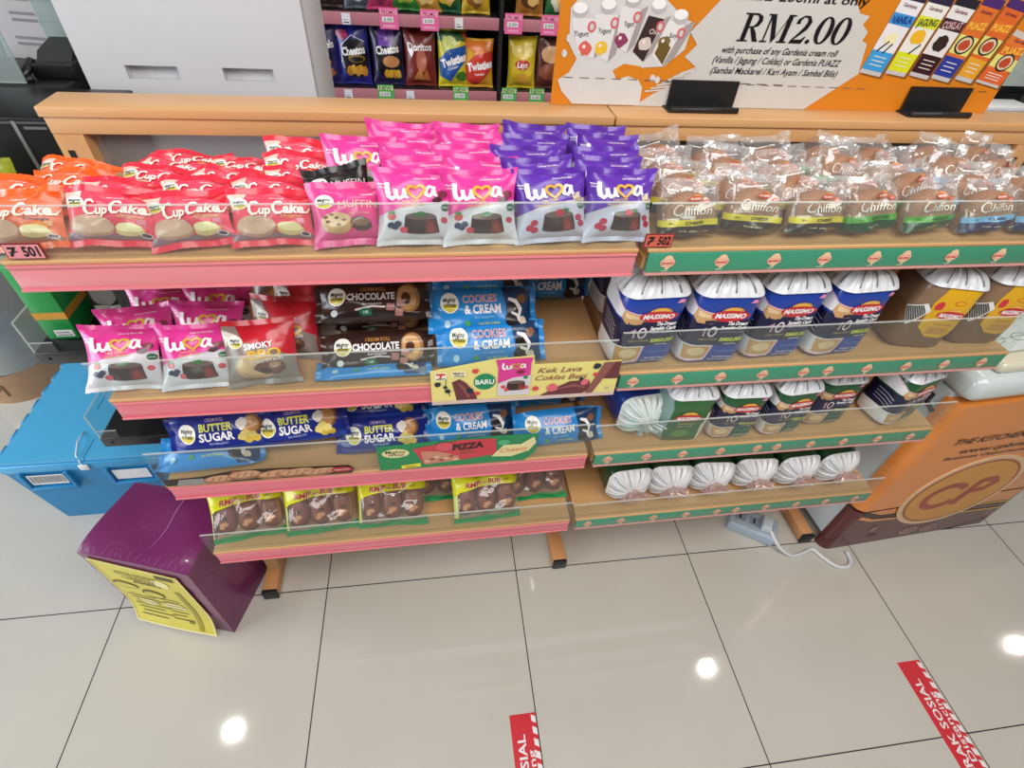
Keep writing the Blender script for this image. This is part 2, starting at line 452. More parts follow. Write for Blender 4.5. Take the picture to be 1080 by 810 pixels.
def cup_art(base, deep, word, wc, orange=False):
    A = Art(); w, h = .100, .086
    A.poly([(-.05, .043), (-.05, .012), (-.036, .020), (-.026, .043)], F('#f0c4b4'), 1)
    A.poly([(-.05, -.043), (.05, -.043), (.05, -.036), (-.01, -.034), (-.05, -.030)], F('#8f6a78' if not orange else '#a8745c'), 1)
    A.poly([(.05, .043), (.05, .02), (.02, .036), (.012, .043)], F(deep), 1)
    roundel(A, -.038, .024, .0110, 4)
    B = Art(); script_cupcake(B, 0, 0, .062, 7, sh=deep); A.put(B, .010, .012, 1.1, ky=1.65)
    A.text(word, .028, -.004, .0058, F(wc), 6, shear=.2)
    A.ell(-.019, -.021, .0270, .0190, F('#b98a74'), 3, 28, rot=-.22); A.ell(-.019, -.018, .0260, .0170, F('#d2aa92'), 4, 28, rot=-.22)
    A.ell(.024, -.029, .0165, .0095, F('#d9bf84'), 3, rot=.1); A.blob(.024, -.024, .0150, .0085, F('#f0e0ac'), 5, 3)
    if orange: A.ell(.03, -.018, .009, .008, F('#f09a38'), 4)
    A.rect(.034, -.018, .043, -.008, F('#e88aa0' if not orange else '#f2b08c'), 3)
    A.ell(.040, -.036, .006, .0042, F('#e9e2e6'), 4); A.ell(.040, -.036, .0048, .0032, F('#5a3d52'), 5)
    A.text('mini sponge', .010, .032, .0026, W, 6)
    return A
def muffin_art():
    A = Art()
    roundel(A, -.026, .020, .0125, 4)
    A.text('MUFFIN', .020, .012, .0135, F('#f3c9a8'), 7, width=.054, bold=.0)
    A.text('Choco Chips', .020, -.004, .0042, F('#e7b18e'), 6, shear=.2)
    A.ell(-.012, -.019, .022, .0185, F('#c79a6c'), 3, 26); A.ell(-.013, -.013, .0205, .0125, F('#deb88a'), 4, 26)
    for x, y, q in ((-.024, -.016, 0), (-.012, -.010, 1), (-.002, -.014, 2), (-.018, -.004, 3), (-.010, -.022, 4), (-.027, -.008, 5)):
        A.blob(x, y, .0032, .0026, F('#7a4030'), 5, q)
    A.blob(.020, -.022, .016, .012, F('#54342c'), 3, 8); A.blob(.022, -.020, .012, .007, F('#8d6a58'), 4, 9)
    A.text('Kandungan', .034, .030, .0026, W, 6)
    return A
def black_muffin_art():
    A = Art()
    roundel(A, -.026, .022, .0125, 4)
    A.text('MUFFIN', .018, .016, .0125, F('#d9d0cc'), 6, width=.05, bold=0)
    A.ell(-.006, -.016, .024, .018, F('#4a2c22'), 3, 24); A.ell(-.006, -.011, .022, .012, F('#6b4434'), 4, 24)
    return A
def bbq_art():
    A = Art()
    A.poly([(-.055, .05), (-.055, -.05), (.055, -.05), (.055, -.012), (.01, .012), (-.02, .02), (-.034, .05)], F('#8c7f78'), 1)
    A.ell(-.006, -.022, .034, .024, F('#c9a076'), 2, 26); A.ell(-.004, -.020, .030, .019, F('#dcb88c'), 3, 26)
    A.blob(.016, -.026, .024, .014, F('#6e4a3c'), 4, 4); A.blob(.022, -.022, .009, .006, F('#a27a62'), 5, 5); A.blob(.006, -.032, .010, .005, F('#4a2f28'), 5, 6)
    A.poly([(-.055, .044), (-.055, .012), (-.03, .034)], F('#d8d2c8'), 2)
    roundel(A, -.034, .022, .0115, 4)
    A.text('SMOKY', .002, .014, .0100, W, 7, width=.046, bold=.03, rot=.08)
    A.text('BBQ', .010, -.001, .0150, F('#e6b63c'), 7, width=.052, bold=.03, rot=.08)
    A.text('CHICKEN BUN', .012, -.0135, .0055, W, 7, width=.05, bold=.02, rot=.10)
    return A
def roll_art(kind):
    """long cream roll packets, .18 x .062"""
    A = Art()
    if kind == 'choc':
        roundel(A, -.060, .008, .0150, 4)
        A.text('CREAM ROLL', .002, .018, .0062, F('#c98a4a'), 6, width=.044)
        A.text('CHOCOLATE', -.002, .006, .0110, W, 7, width=.082, bold=.04)
        A.text('Roti Gulung Krim', .0, -.006, .0032, W, 6)
        A.ell(.062, .003, .0205, .024, F('#a8784a'), 3, 26); A.ell(.060, .003, .0165, .020, F('#d3a56c'), 4, 26); A.ell(.058, .002, .008, .010, F('#5a3324'), 5)
        for x, y, q in ((.030, -.012, .3), (.044, -.020, -.2), (.048, -.006, .5)):
            A.poly([(x-.007, y-.005), (x+.006, y-.006), (x+.008, y+.005), (x-.005, y+.006)], F('#b98078'), 6)
        A.poly([(-.085, -.016), (.085, -.020), (.085, -.026), (-.085, -.024)], F('#241614'), 2)
        A.stroke([(-.03, -.014), (.0, -.010), (.022, -.012)], .003, F('#d6c8c0'), 4)
        A.blob(-.012, -.018, .011, .006, F('#1f6b4a'), 5, 3); A.text('1.60', -.012, -.018, .004, W, 6)
        A.ell(-.066, -.018, .006, .0055, F('#cfd6da'), 4)
    if kind == 'cookie':
        A.poly([(.034, .031), (.09, .031), (.09, -.031), (.052, -.031)], F('#123a66'), 1)
        roundel(A, -.060, .012, .0150, 4)
        A.text('COOKIES', -.006, .016, .0110, F('#d9a9a6'), 7, width=.062, bold=.03)
        A.text('& CREAM', -.002, .001, .0120, W, 7, width=.066, bold=.03)
        A.text('Roti Gulung Krim', .0, -.0105, .0034, F('#9fd0ee'), 6)
        A.text('Lazy Soft Cookies', .008, -.019, .0036, F('#d8e060'), 6, shear=.2)
        A.ell(.056, -.002, .0150, .0135, F('#1b1718'), 4, 22); A.stroke([(.046, .014), (.060, .010), (.068, -.002), (.064, -.014)], [.004, .007, .007, .003], W, 5)
        A.ell(.050, -.016, .0125, .010, F('#231d1e'), 5, 22); A.stroke([(.050, -.006), (.061, -.010), (.063, -.019)], [.003, .005, .003], W, 6)
        A.blob(.072, .014, .008, .007, F('#8a5a3c'), 4, 2); A.blob(.070, -.018, .007, .006, F('#d8cdb8'), 4, 3)
        A.ell(-.066, -.018, .0055, .0055, F('#a9cfe6'), 4); A.blob(-.030, -.018, .005, .004, F('#4aa050'), 4, 4)
    if kind == 'butter':
        roundel(A, -.060, .004, .0160, 4)
        A.text('CREAM ROLL', -.006, .024, .0045, F('#c9b8e0'), 6, width=.034)
        A.text('BUTTER', -.004, .013, .0115, F('#d8d84e'), 7, width=.062, bold=.03)
        A.text('SUGAR', -.004, -.0025, .0130, W, 7, width=.066, bold=.03)
        A.text('Roti Gulung Krim', -.002, -.0135, .0034, F('#b8c2e8'), 6)
        A.ell(.062, .010, .018, .017, F('#8a5a34'), 3, 24); A.ell(.061, .010, .014, .013, F('#c48d58'), 4, 24)
        A.blob(.044, .014, .010, .009, F('#e6e2dc'), 5, 2)
        for x, y, q in ((.042, -.008, 1), (.052, -.014, 2), (.060, -.006, 3), (.066, -.014, 4), (.050, -.002, 5)): A.blob(x, y, .0085, .0065, F('#ecd67a' if q % 2 else '#d9b94c'), 5+q % 2, q, 9)
        A.poly([(-.09, -.020), (.09, -.020), (.09, -.031), (-.09, -.031)], F('#2c47a8'), 1)
    return A

def massimo(A, cx, cy, k, l=6):
    """red oval with a golden loaf cap and white capitals"""
    A.ell(cx+.05*k, cy+.34*k, .56*k, .36*k, F('#d79a34'), l, 18)
    A.ell(cx+.05*k, cy+.40*k, .44*k, .22*k, F('#e9b950'), l+1, 18)
    A.ell(cx, cy, k, .42*k, F('#c8202c'), l+2, 24)
    A.text('MASSIMO', cx, cy-.02*k, .36*k, W, l+3, width=1.62*k, shear=.12, bold=.04)
def loaf_art(main, deep, plainloaf=False):
    """x runs round the front, y up the bag; bag .112 wide, printed up to .165"""
    A = Art(); bread = F('#c99a68'); crust = F('#e2c39a'); pale = F('#e9e6ea'); line = F('#e9b9cc')
    if not plainloaf:
        A.poly([(-.13, .150), (-.09, .146), (-.062, .130), (-.052, .118), (-.030, .109), (-.010, .104), (-.004, .094), (-.13, .094)], line, 1)
        A.poly([(-.13, .146), (-.09, .142), (-.062, .126), (-.052, .114), (-.030, .106), (-.011, .100), (-.006, .094), (-.13, .094)], pale, 2)
        A.poly([(-.052, .116), (-.030, .106), (-.011, .100), (-.006, .088), (-.020, .084), (-.046, .086), (-.055, .096)], bread, 3)
        A.poly([(-.050, .112), (-.032, .104), (-.018, .100), (-.030, .094), (-.048, .098)], crust, 4)
        A.rect(-.13, .044, .13, .090, F(deep), 3)
        A.poly([(-.13, .044), (-.13, .006), (-.070, .006), (-.012, .010), (-.008, .016), (-.003, .044)], line, 1)
        A.poly([(-.13, .044), (-.13, .009), (-.070, .009), (-.015, .0125), (-.0115, .017), (-.0065, .044)], pale, 2)
        A.poly([(-.055, .042), (-.007, .042), (-.012, .017), (-.020, .014), (-.052, .014)], bread, 3)
        A.ell(-.030, .030, .016, .009, crust, 4)
        massimo(A, .006, .101, .033, 4)
        A.text('The Dream', .024, .085, .0062, W, 8, width=.034, shear=.2, bold=.04)
        A.text('Semakin Ceria', .020, .077, .0062, W, 8, width=.046, shear=.2, bold=.04)
        A.text('hadiah wang tunai', .022, .0695, .0030, F('#8f93c8'), 8, width=.04)
        A.stroke([(-.034, .074), (-.029, .078), (-.029, .062)], .0032, F('#d9a9c0'), 8)
        A.stroke([(-.015+.0065*cos(t*.42), .070+.0085*sin(t*.42)) for t in range(16)], .003, F('#e6d3dc'), 8)
        A.text('JUMLAH HADIAH', -.018, .056, .0036, F('#b89a58'), 8, width=.034)
        A.text('RM60,000', .024, .055, .0068, F('#dfe04e'), 8, width=.042, shear=.15, bold=.03)
        A.text('menanti anda', .024, .0475, .0028, W, 8, width=.022)
        for i in range(4): A.stroke([(-.108, .082-.008*i), (-.082, .080-.008*i), (-.062, .074-.008*i)], .0012, F('#c9cde0'), 5)
        A.text('Tanpa Bahan Pengawet', .022, .019, .0032, W, 5, width=.04)
        A.text('Sumber Vitamin dan Mineral', .022, .0135, .0030, W, 5, width=.05)
        A.text('Fresh and Soft', .022, .032, .0030, F('#6aa2d8'), 5, width=.036)
        A.poly([(.030, .135), (.036, .143), (.046, .140), (.044, .133)], F('#e08ab0'), 4)
    def up(y): return y*1.2 if y < .044 else (.053+(y-.044)*1.3 if y < .094 else min(.164, .118+(y-.094)*.84))
    A.items = [([(x, up(y)) for x, y in vs], fs, m, l) for vs, fs, m, l in A.items]
    return A
def wheat_art():
    A = Art()
    A.poly([(-.020, .165), (.052, .165), (.056, .10), (.052, .052), (.030, .034), (.000, .036), (-.026, .060), (-.030, .12)], F('#e2ab1c'), 2)
    A.poly([(-.13, .165), (-.02, .165), (-.030, .12), (-.034, .10), (-.13, .10)], F('#8b6f57'), 1)
    massimo(A, .018, .094, .027, 4)
    A.ell(.018, .125, .011, .0055, F('#c8402c'), 4); A.ell(.018, .125, .0095, .004, F('#e2ab1c'), 5)
    A.text('WHEATGERM', .016, .070, .0055, F('#b9832c'), 5, width=.034)
    A.rect(-.004, .044, .036, .062, F('#c98c3a'), 3)
    A.poly([(-.068, .098), (-.040, .118), (-.024, .100), (-.050, .060)], F('#e8e6e2'), 4)
    for i in range(9):
        u = i/9
        A.poly([(-.066+.022*u, .096+.017*u), (-.064+.022*u, .0975+.017*u), (-.049+.020*u, .066+.031*u), (-.051+.020*u, .064+.031*u)], F('#54504e'), 5)
    A.blob(-.016, .115, .008, .011, F('#cf2f3c'), 5, 3)
    return A
def green_art():
    A = Art()
    A.poly([(-.13, .165), (-.052, .165), (-.044, .13), (-.05, .0), (-.13, .0)], F('#7f9c98'), 1)
    A.poly([(.044, .12), (.13, .13), (.13, .0), (.034, .0), (.036, .07)], F('#c49a6e'), 2)
    A.poly([(.040, .115), (.046, .115), (.040, .06), (.038, 0), (.033, 0), (.034, .07)], F('#ece6d6'), 3)
    massimo(A, -.004, .098, .033, 4)
    A.text('Wholemeal', -.004, .076, .0052, F('#c9d86a'), 5, width=.04)
    A.text('MEAL PLUS', -.004, .066, .0055, F('#d8a4a0'), 5, width=.036)
    A.ell(-.010, .040, .022, .014, F('#5f8a3a'), 3)
    return A

# ---------------------------------------------------------------- bread bags
def rrect(w, d, r, s):
    """point of a rounded rectangle at arc length s, measured from the middle of the front; also its outward normal"""
    L = [(w-2*r), PI*r/2, (d-2*r), PI*r/2, (w-2*r), PI*r/2, (d-2*r), PI*r/2]
    tot = sum(L); s = (s+(w-2*r)/2) % tot
    x, y, a = -(w/2-r), -d/2, 0.0
    cx = None
    for i, l in enumerate(L):
        dx, dy = cos(a), sin(a)
        if i % 2 == 0:
            if s <= l: return x+dx*s, y+dy*s, dy, -dx
            x += dx*l; y += dy*l
        else:
            ccx, ccy = x-dy*r, y+dx*r
            if s <= l:
                t = a+s/r
                return ccx+r*sin(t), ccy-r*cos(t), sin(t), -cos(t)
            a += PI/2
            x, y = ccx+r*sin(a), ccy-r*cos(a)
        s -= l
    return x, y, 0, -1
class Loaf:
    """bagged loaf w x d, printed body up to hb, gathered top with clip and flared tail"""
    def __init__(s, w=.112, d=.10, hb=.165, seed=0, r=.026, NS=44, NZ=14):
        s.w, s.d, s.hb, s.r, s.NS, s.NZ = w, d, hb, r, NS, NZ
        s.per = 2*(w+d)-8*r+2*PI*r
        R = random.Random(seed*31+7); s.ph = [R.uniform(0, 6.28) for _ in range(8)]; s.R = R
    def k(s, z):
        e = .02
        if z < e: return .86+.14*sqrt(max(0, 1-(1-z/e)**2))
        if z > s.hb-.012: return 1-.06*((z-(s.hb-.012))/.012)**2
        return 1
    def pt(s, x, z, lift=0):
        z = max(0, min(s.hb, z))
        px, py, nx, ny = rrect(s.w, s.d, s.r, x)
        k = s.k(z)*(1+.012*sin(z*60+s.ph[0]+2*px/s.w*3)+.010*sin(z*110+s.ph[1]-5*py/s.d))
        return Vector((px*k+nx*lift, py*k+ny*lift, z))
    def bag(s, mat, art):
        mb = MB()
        mb.grid(lambda i, j: s.pt((i-.5)*s.per, j*s.hb), s.NS, s.NZ, mat, closed=True)
        mb.add([s.pt((i/s.NS-.5)*s.per, 0) for i in range(s.NS)], [list(range(s.NS))[::-1]], mat)
        if art:
            gx = [(-.5+i/s.NS)*s.per for i in range(1, s.NS)]; gy = [j/s.NZ*s.hb for j in range(1, s.NZ)]
            art.emit(mb, lambda x, y, e: s.pt(x, y, e), gx, gy)
        return mb
    def top(s, mat, fold, rise=.032):
        mb = MB(); n = 88; rows = 12
        def fn(i, j):
            px, py, nx, ny = rrect(s.w, s.d, s.r, (i-.5)*s.per)
            kk = .94*(1-j)**.8+.11
            pl = 1+.07*(1 if round(i*n) % 4 < 2 else -1)*min(1, j*3)+.03*sin(11*i*6.28+s.ph[2])*j
            z = s.hb+rise*(1-(1-j)**2.2)+.0016*sin(i*n*PI/2)*j*(1-j)*4
            return Vector((px*kk*pl, py*kk*pl, z))
        mb.grid(fn, n, rows, mat, closed=True)
        # darker lines along the pleats
        for q in range(11):
            i0 = (q+.5)/11
            vs = []
            for j in range(1, 9):
                for di in (-.0035, .0035):
                    p = fn(round((i0+di)*n)/n if 0 else i0+di, j/10); p.z += .0012; vs.append(p*1.0)
            mb.add(vs, [(2*m, 2*m+1, 2*m+3, 2*m+2) for m in range(7)], fold)
        return mb
    def clip(s, rise=.032):
        mb = MB(); z = s.hb+rise
        mb.box(-.013, .013, -.010, .010, z+.002, z+.0045, plain('#d9d2c8', .4), bev=.0012)
        mb.box(-.013, -.004, -.013, -.010, z+.002, z+.0045, plain('#d9d2c8', .4))
        return mb
    def tail(s, mat, rise=.032, ln=.022):
        mb = MB(); n = 48; z0 = s.hb+rise-.001
        def fn(i, j):
            t = i*2*PI
            r = .009+.030*j**1.3*(1+.25*sin(5*t+s.ph[3])); fl = 1-.55*j
            return Vector((r*cos(t)*(1+.1*sin(9*t)), r*sin(t)*fl, z0+ln*j*(1+.12*sin(3*t+s.ph[4]))+.004*j*sin(13*t)))
        mb.grid(fn, n, 8, mat, closed=True)
        return mb
def loaf_kind(name, L, base, art, topm, fold, tail=None):
    tail = tail or WRAP
    return Kind(name, 'bread', [('bag', L.bag(base, art).mesh('bag')), ('gathered_top', L.top(topm, fold).mesh('gathered_top')),
                                ('clip', L.clip().mesh('clip')), ('bag_tail', L.tail(tail).mesh('bag_tail'))])

# ---------------------------------------------------------------- chiffon cakes in clear bags
def cake_mesh(w=.078, d=.040, h=.070, seed=0):
    """half-ring slice of chiffon cake, ribbed crust over the dome, smooth cut face to the front"""
    mb = MB(); crust = plain('#a06a3e', .8, amt=.25, scale=120); face = plain('#b87f50', .85, amt=.18, scale=200)
    n = 60; m = 8
    def edge(i, k=1):
        t = PI*i
        rib = 1+.025*(1 if round(i*n) % 3 == 0 else -.4)
        x = -w/2*cos(t)*rib*k; z = .012+(h-.012)*sin(t)**.8*rib*k
        return x, z
    pts = [edge(i/n) for i in range(n+1)]
    prof = [(-d/2, .93), (-d/2+.004, .985), (-d/4, 1.0), (0, 1.01), (d/4, 1.0), (d/2-.004, .985), (d/2, .93)]
    vs = []; fs = []
    for y, k in prof:
        for x, z in pts: vs.append((x*k, y, .016+(z-.012)*k))
        vs.append((w/2*.88*k, y, .009)); vs.append((-w/2*.88*k, y, .009))
    c = n+3
    for a in range(len(prof)-1):
        for i in range(c): fs.append((a*c+i, a*c+(i+1) % c, (a+1)*c+(i+1) % c, (a+1)*c+i))
    mb.add(vs, [f[::-1] for f in fs], crust, True)
    mb.add([(v[0]*.999, v[1]-.0004, v[2]) for v in vs[:c]], [list(range(c))[::-1]], face); mb.add(vs[-c:], [list(range(c))], face)
    return mb
def chiffon_kind(band, low, flav, seed):
    P = Pillow(.106, .080, .044, seed, pinch=.06, wave=.020, low=.25, q=.45, p=5, seal=.010)
    A = Art(); M = F
    A.poly([(-.054, -.045), (.054, -.045), (.054, -.026), (-.054, -.026)], M(low), 1)
    A.poly([(-.054, -.028), (.054, -.026), (.054, -.0155), (-.054, -.017)], M(band), 2)
    A.text(flav, .004, -.0217, .0050, M(low), 5, width=min(.036, .0065*len(flav)), bold=.03, shear=.15)
    A.text('180 g', -.036, -.0220, .0032, M(low), 5); A.text('kek sifon', -.005, -.036, .0032, M('#d8c79a'), 5, width=.03)
    def word(dx, dy, m, l):
        A.stroke([(x*.0088-.0255+dx, y*.0095+.0010+dy) for x, y in ((.9, .55), (.4, .95), (-.4, .75), (-.9, 0), (-.8, -.7), (-.2, -1), (.5, -.8), (.95, -.4))],
                 [.0012, .0022, .0022, .0032, .0030, .0022, .0018, .0008], m, l)
        A.text('hiffon', .0085+dx, -.0005+dy, .0150, m, l, shear=.2, bold=.006, width=.050)
    word(.0006, -.0006, M('#7a5236'), 5); word(0, 0, M('#f3ece6'), 7)
    B = Art(); B.ell(0, 0, .0125, .0048, M('#d0583c'), 3); B.ell(.002, .0045, .007, .0035, M('#d89a5a'), 2); B.text('MASSIMO', 0, 0, .0038, M('#f3e4da'), 5, width=.019, bold=.03)
    A.put(B, .004, .0190)
    A.ell(.024, .0135, .0055, .0042, M('#c9563e'), 4); A.text('soft', .024, .0135, .0028, M('#f3e4da'), 5)
    A = Art().put(A, 0, .003, .97, ky=.89)
    parts = [('film_bag', P.wrapper(CLEAR, A).mesh('film_bag')), ('top_seal', P.sealstrip(SEALF, 1).mesh('top_seal')), ('cake', cake_mesh(.090, .030, .063, seed).mesh('cake'))]
    return Kind('chiffon_cake', 'cake', parts)

# ---------------------------------------------------------------- packs of three filled buns
def bun_kind(seed):
    w, h, t = .152, .108, .058
    P = Pillow(w, h, t, seed, pinch=.03, wave=.007, low=.15, q=.45, p=4)
    A = Art(); Y = F('#dfdc22'); G = F('#1f9a58')
    A.poly([(-.076, .054), (.076, .054), (.076, .022), (.03, .027), (-.02, .025), (-.06, .014), (-.076, .0)], Y, 2)
    A.poly([(-.076, -.054), (.076, -.054), (.076, -.044), (.02, -.041), (-.03, -.043), (-.076, -.048)], G, 2)
    A.poly([(-.076, .004), (-.067, .006), (-.067, -.046), (-.076, -.048)], F('#d8e08a'), 1)
    for dx, dy, m, l in ((.001, -.001, F('#f2efe0'), 5), (0, 0, F('#b8402c'), 7)):
        A.text('RMP', -.030+dx, .032+dy, .0115, m, l, width=.036, shear=.2, bold=.03, rot=.08); A.text('mo', -.003+dx, .033+dy, .006, m, l, rot=.05, shear=.2)
        A.text('BUB', .019+dx, .035+dy, .0110, m, l, width=.028, shear=.2, bold=.03)
    A.text('halal', .047, .035, .005, F('#8a7a20'), 6); A.text('3 in 1', -.020, .047, .0045, F('#8a7a20'), 6)
    parts = [('film_bag', P.wrapper(WRAP, A).mesh('film_bag')), ('top_seal', P.sealstrip(Y, 1).mesh('top_seal')), ('bottom_seal', P.sealstrip(G, -1).mesh('bottom_seal'))]
    br = plain('#7a3d24', .5, .2, amt=.3, scale=90); sp = plain('#c08a60', .7, amt=.2, scale=90)
    for i in (-1, 0, 1):
        mb = MB()
        def fn(u, v, i=i):
            th = u*2*PI; q = 1-abs(v*2-1)**3.0
            r = .0225*sqrt(max(.001, q))
            return Vector((i*.0465+r*cos(th)*1.0, r*sin(th)*.85, .008+.074*v))
        mb.grid(fn, 20, 12, br, closed=True)
        # pale torn crust and filling on the face of the bun
        def pf(x, z, e, i=i):
            r = .0225*sqrt(max(.001, 1-abs((z-.008)/.074*2-1)**3.0)); return Vector((i*.0465+x, -sqrt(max(0, r*r-x*x))*.85-e-.0006, z))
        B = Art(); B.blob(.001, .036, .009, .005, sp, 1, 5+i); B.blob(-.004, .030, .006, .004, sp, 1, 9+i); B.blob(.003, .048, .007, .003, plain('#3c1a12', .5), 1, 12+i)
        B.emit(mb, pf)
        parts.append(('filled_bun', mb.mesh('filled_bun')))
    return Kind('filled_bun_pack', 'buns', parts)
# ---------------------------------------------------------------- setting
def floor_material():
    m, nt, b = base_mat('polished_floor_tiles', '#c9c5bd', .07, .35)
    N = nt.nodes.new; Lk = nt.links.new
    tc = N('ShaderNodeTexCoord'); mp = N('ShaderNodeMapping'); mp.vector_type = 'POINT'
    mp.inputs['Rotation'].default_value = (0, 0, PHI)
    sx = N('ShaderNodeSeparateXYZ'); Lk(tc.outputs['Object'], mp.inputs['Vector']); Lk(mp.outputs['Vector'], sx.inputs[0])
    ds = []
    for ax in ('X', 'Y'):
        pp = N('ShaderNodeMath'); pp.operation = 'PINGPONG'; pp.inputs[1].default_value = .3
        Lk(sx.outputs[ax], pp.inputs[0]); ds.append(pp)
    mn = N('ShaderNodeMath'); mn.operation = 'MINIMUM'; Lk(ds[0].outputs[0], mn.inputs[0]); Lk(ds[1].outputs[0], mn.inputs[1])
    lt = N('ShaderNodeMath'); lt.operation = 'LESS_THAN'; lt.inputs[1].default_value = .0016; Lk(mn.outputs[0], lt.inputs[0])
    nz = N('ShaderNodeTexNoise'); nz.inputs['Scale'].default_value = 3.5; nz.inputs['Detail'].default_value = 6
    Lk(tc.outputs['Object'], nz.inputs['Vector'])
    c1 = N('ShaderNodeMix'); c1.data_type = 'RGBA'; c1.inputs['A'].default_value = lin('#c2bdb3'); c1.inputs['B'].default_value = lin('#cdc9c0'); Lk(nz.outputs['Fac'], c1.inputs['Factor'])
    c2 = N('ShaderNodeMix'); c2.data_type = 'RGBA'; c2.inputs['B'].default_value = lin('#1d1c1c'); Lk(c1.outputs['Result'], c2.inputs['A']); Lk(lt.outputs[0], c2.inputs['Factor'])
    Lk(c2.outputs['Result'], b.inputs['Base Color'])
    r = N('ShaderNodeMath'); r.operation = 'MULTIPLY_ADD'; r.inputs[1].default_value = .6; r.inputs[2].default_value = .07; Lk(lt.outputs[0], r.inputs[0]); Lk(r.outputs[0], b.inputs['Roughness'])
    return m
mb = MB(); mb.box(-4.5, 6, -4, 4, -.03, 0, floor_material()); struct(mb, 'floor')
mb = MB(); mb.box(-4.5, 6, 4, 4.1, 0, 3.0, plain('#b9c0c4', .7)); struct(mb, 'wall_back')
mb = MB(); mb.box(6, 6.1, -4, 4, 0, 3.0, plain('#c9bfb2', .7)); struct(mb, 'wall_right')

# red distancing tapes on the floor
def tape(x0, x1, y1, y0, label):
    mb = MB(); red = plain('#cf2b38', .35, .2); wt = plain('#ece6e6', .4)
    mb.box(x0, x1, y0, y1, 0, .0006, red)
    A = Art(); w = x1-x0
    y = y1-.004
    while y > y0+.02:
        A.poly([(x1-.0125, y), (x1-.0005, y-.006), (x1-.0005, y-.022), (x1-.0125, y-.016)], wt, 1); y -= .0275
    A.text('AMALKAN JARAK SOSIAL', x0+w*.35, y1-.048, .0205, wt, 1, rot=PI/2, bold=.02, align='r', width=.46)
    A.text('Practice Social Distancing', x0+w*.66, y1-.085, .0165, wt, 1, rot=PI/2, bold=.01, align='r', width=.42)
    A.emit(mb, lambda x, yy, e: (x, yy, .0006+e), smooth=False)
    o = mb.build('floor_tape'); tag(o, label, 'floor tape', 'red distancing tapes on the floor')
tape(-.077, -.006, -.410, -.95, 'red and white distancing tape on the floor tiles below the pink-edged shelf bay')
tape(1.113, 1.188, -.418, -.95, 'red and white distancing tape on the floor tiles in front of the orange freezer')

# ---------------------------------------------------------------- gondola bays
WX = wood('#cf9f6c', 'beech_boards', 'X'); WZ = wood('#cf9f6c', 'beech_posts', 'Z'); WY = wood('#c98f5c', 'beech_feet', 'Y')
WB = wood('#a9693a', 'brown_back_board', 'X'); BLK = plain('#161618', .45)
PINK_LIT = plain('#e2868e', .22, .5, amt=.02); PINK_SHADE = plain('#e06e7e', .25, .4, amt=.02); GREEN = plain('#3f9272', .35, .25, amt=.03)  # one pink strip in two tones: stronger light on the top shelf painted in
FRONT = -.083
ZT = [1.235, .967, .716, .435]                # shelf tops
ZR = [1.188, .920, .669, .388]                # underside of the price strips
LX = [-.786, -.772, -.777, -.777]; JX = [.103, .112, .107, .105]; GX = [.119, .128, .1225, .1205]; RX = [1.003, 1.008, 1.000, 1.001]
FT = [[1.310, 1.047, .815, .513], [1.308, 1.063, .808, .500]]
STK = [[(703.6, 279), (760.5, 278), (815.4, 277), (868.5, 275), (921, 274), (952.7, 273), (1002.6, 272), (1052, 271)],
       [(669, 398), (716, 396), (762, 393), (807, 390), (851, 387), (876, 387), (917, 385), (959, 382), (999.5, 380), (1039, 378)],
       [(641.5, 483), (682, 481), (721, 477), (760.7, 474), (799, 472), (820, 470), (855, 468), (890, 465), (926, 462), (961, 459)],
       [(621, 549), (656, 546), (690, 544), (724, 541), (757, 538), (776.7, 537), (808, 534), (840, 531), (871, 528), (902, 525)]]
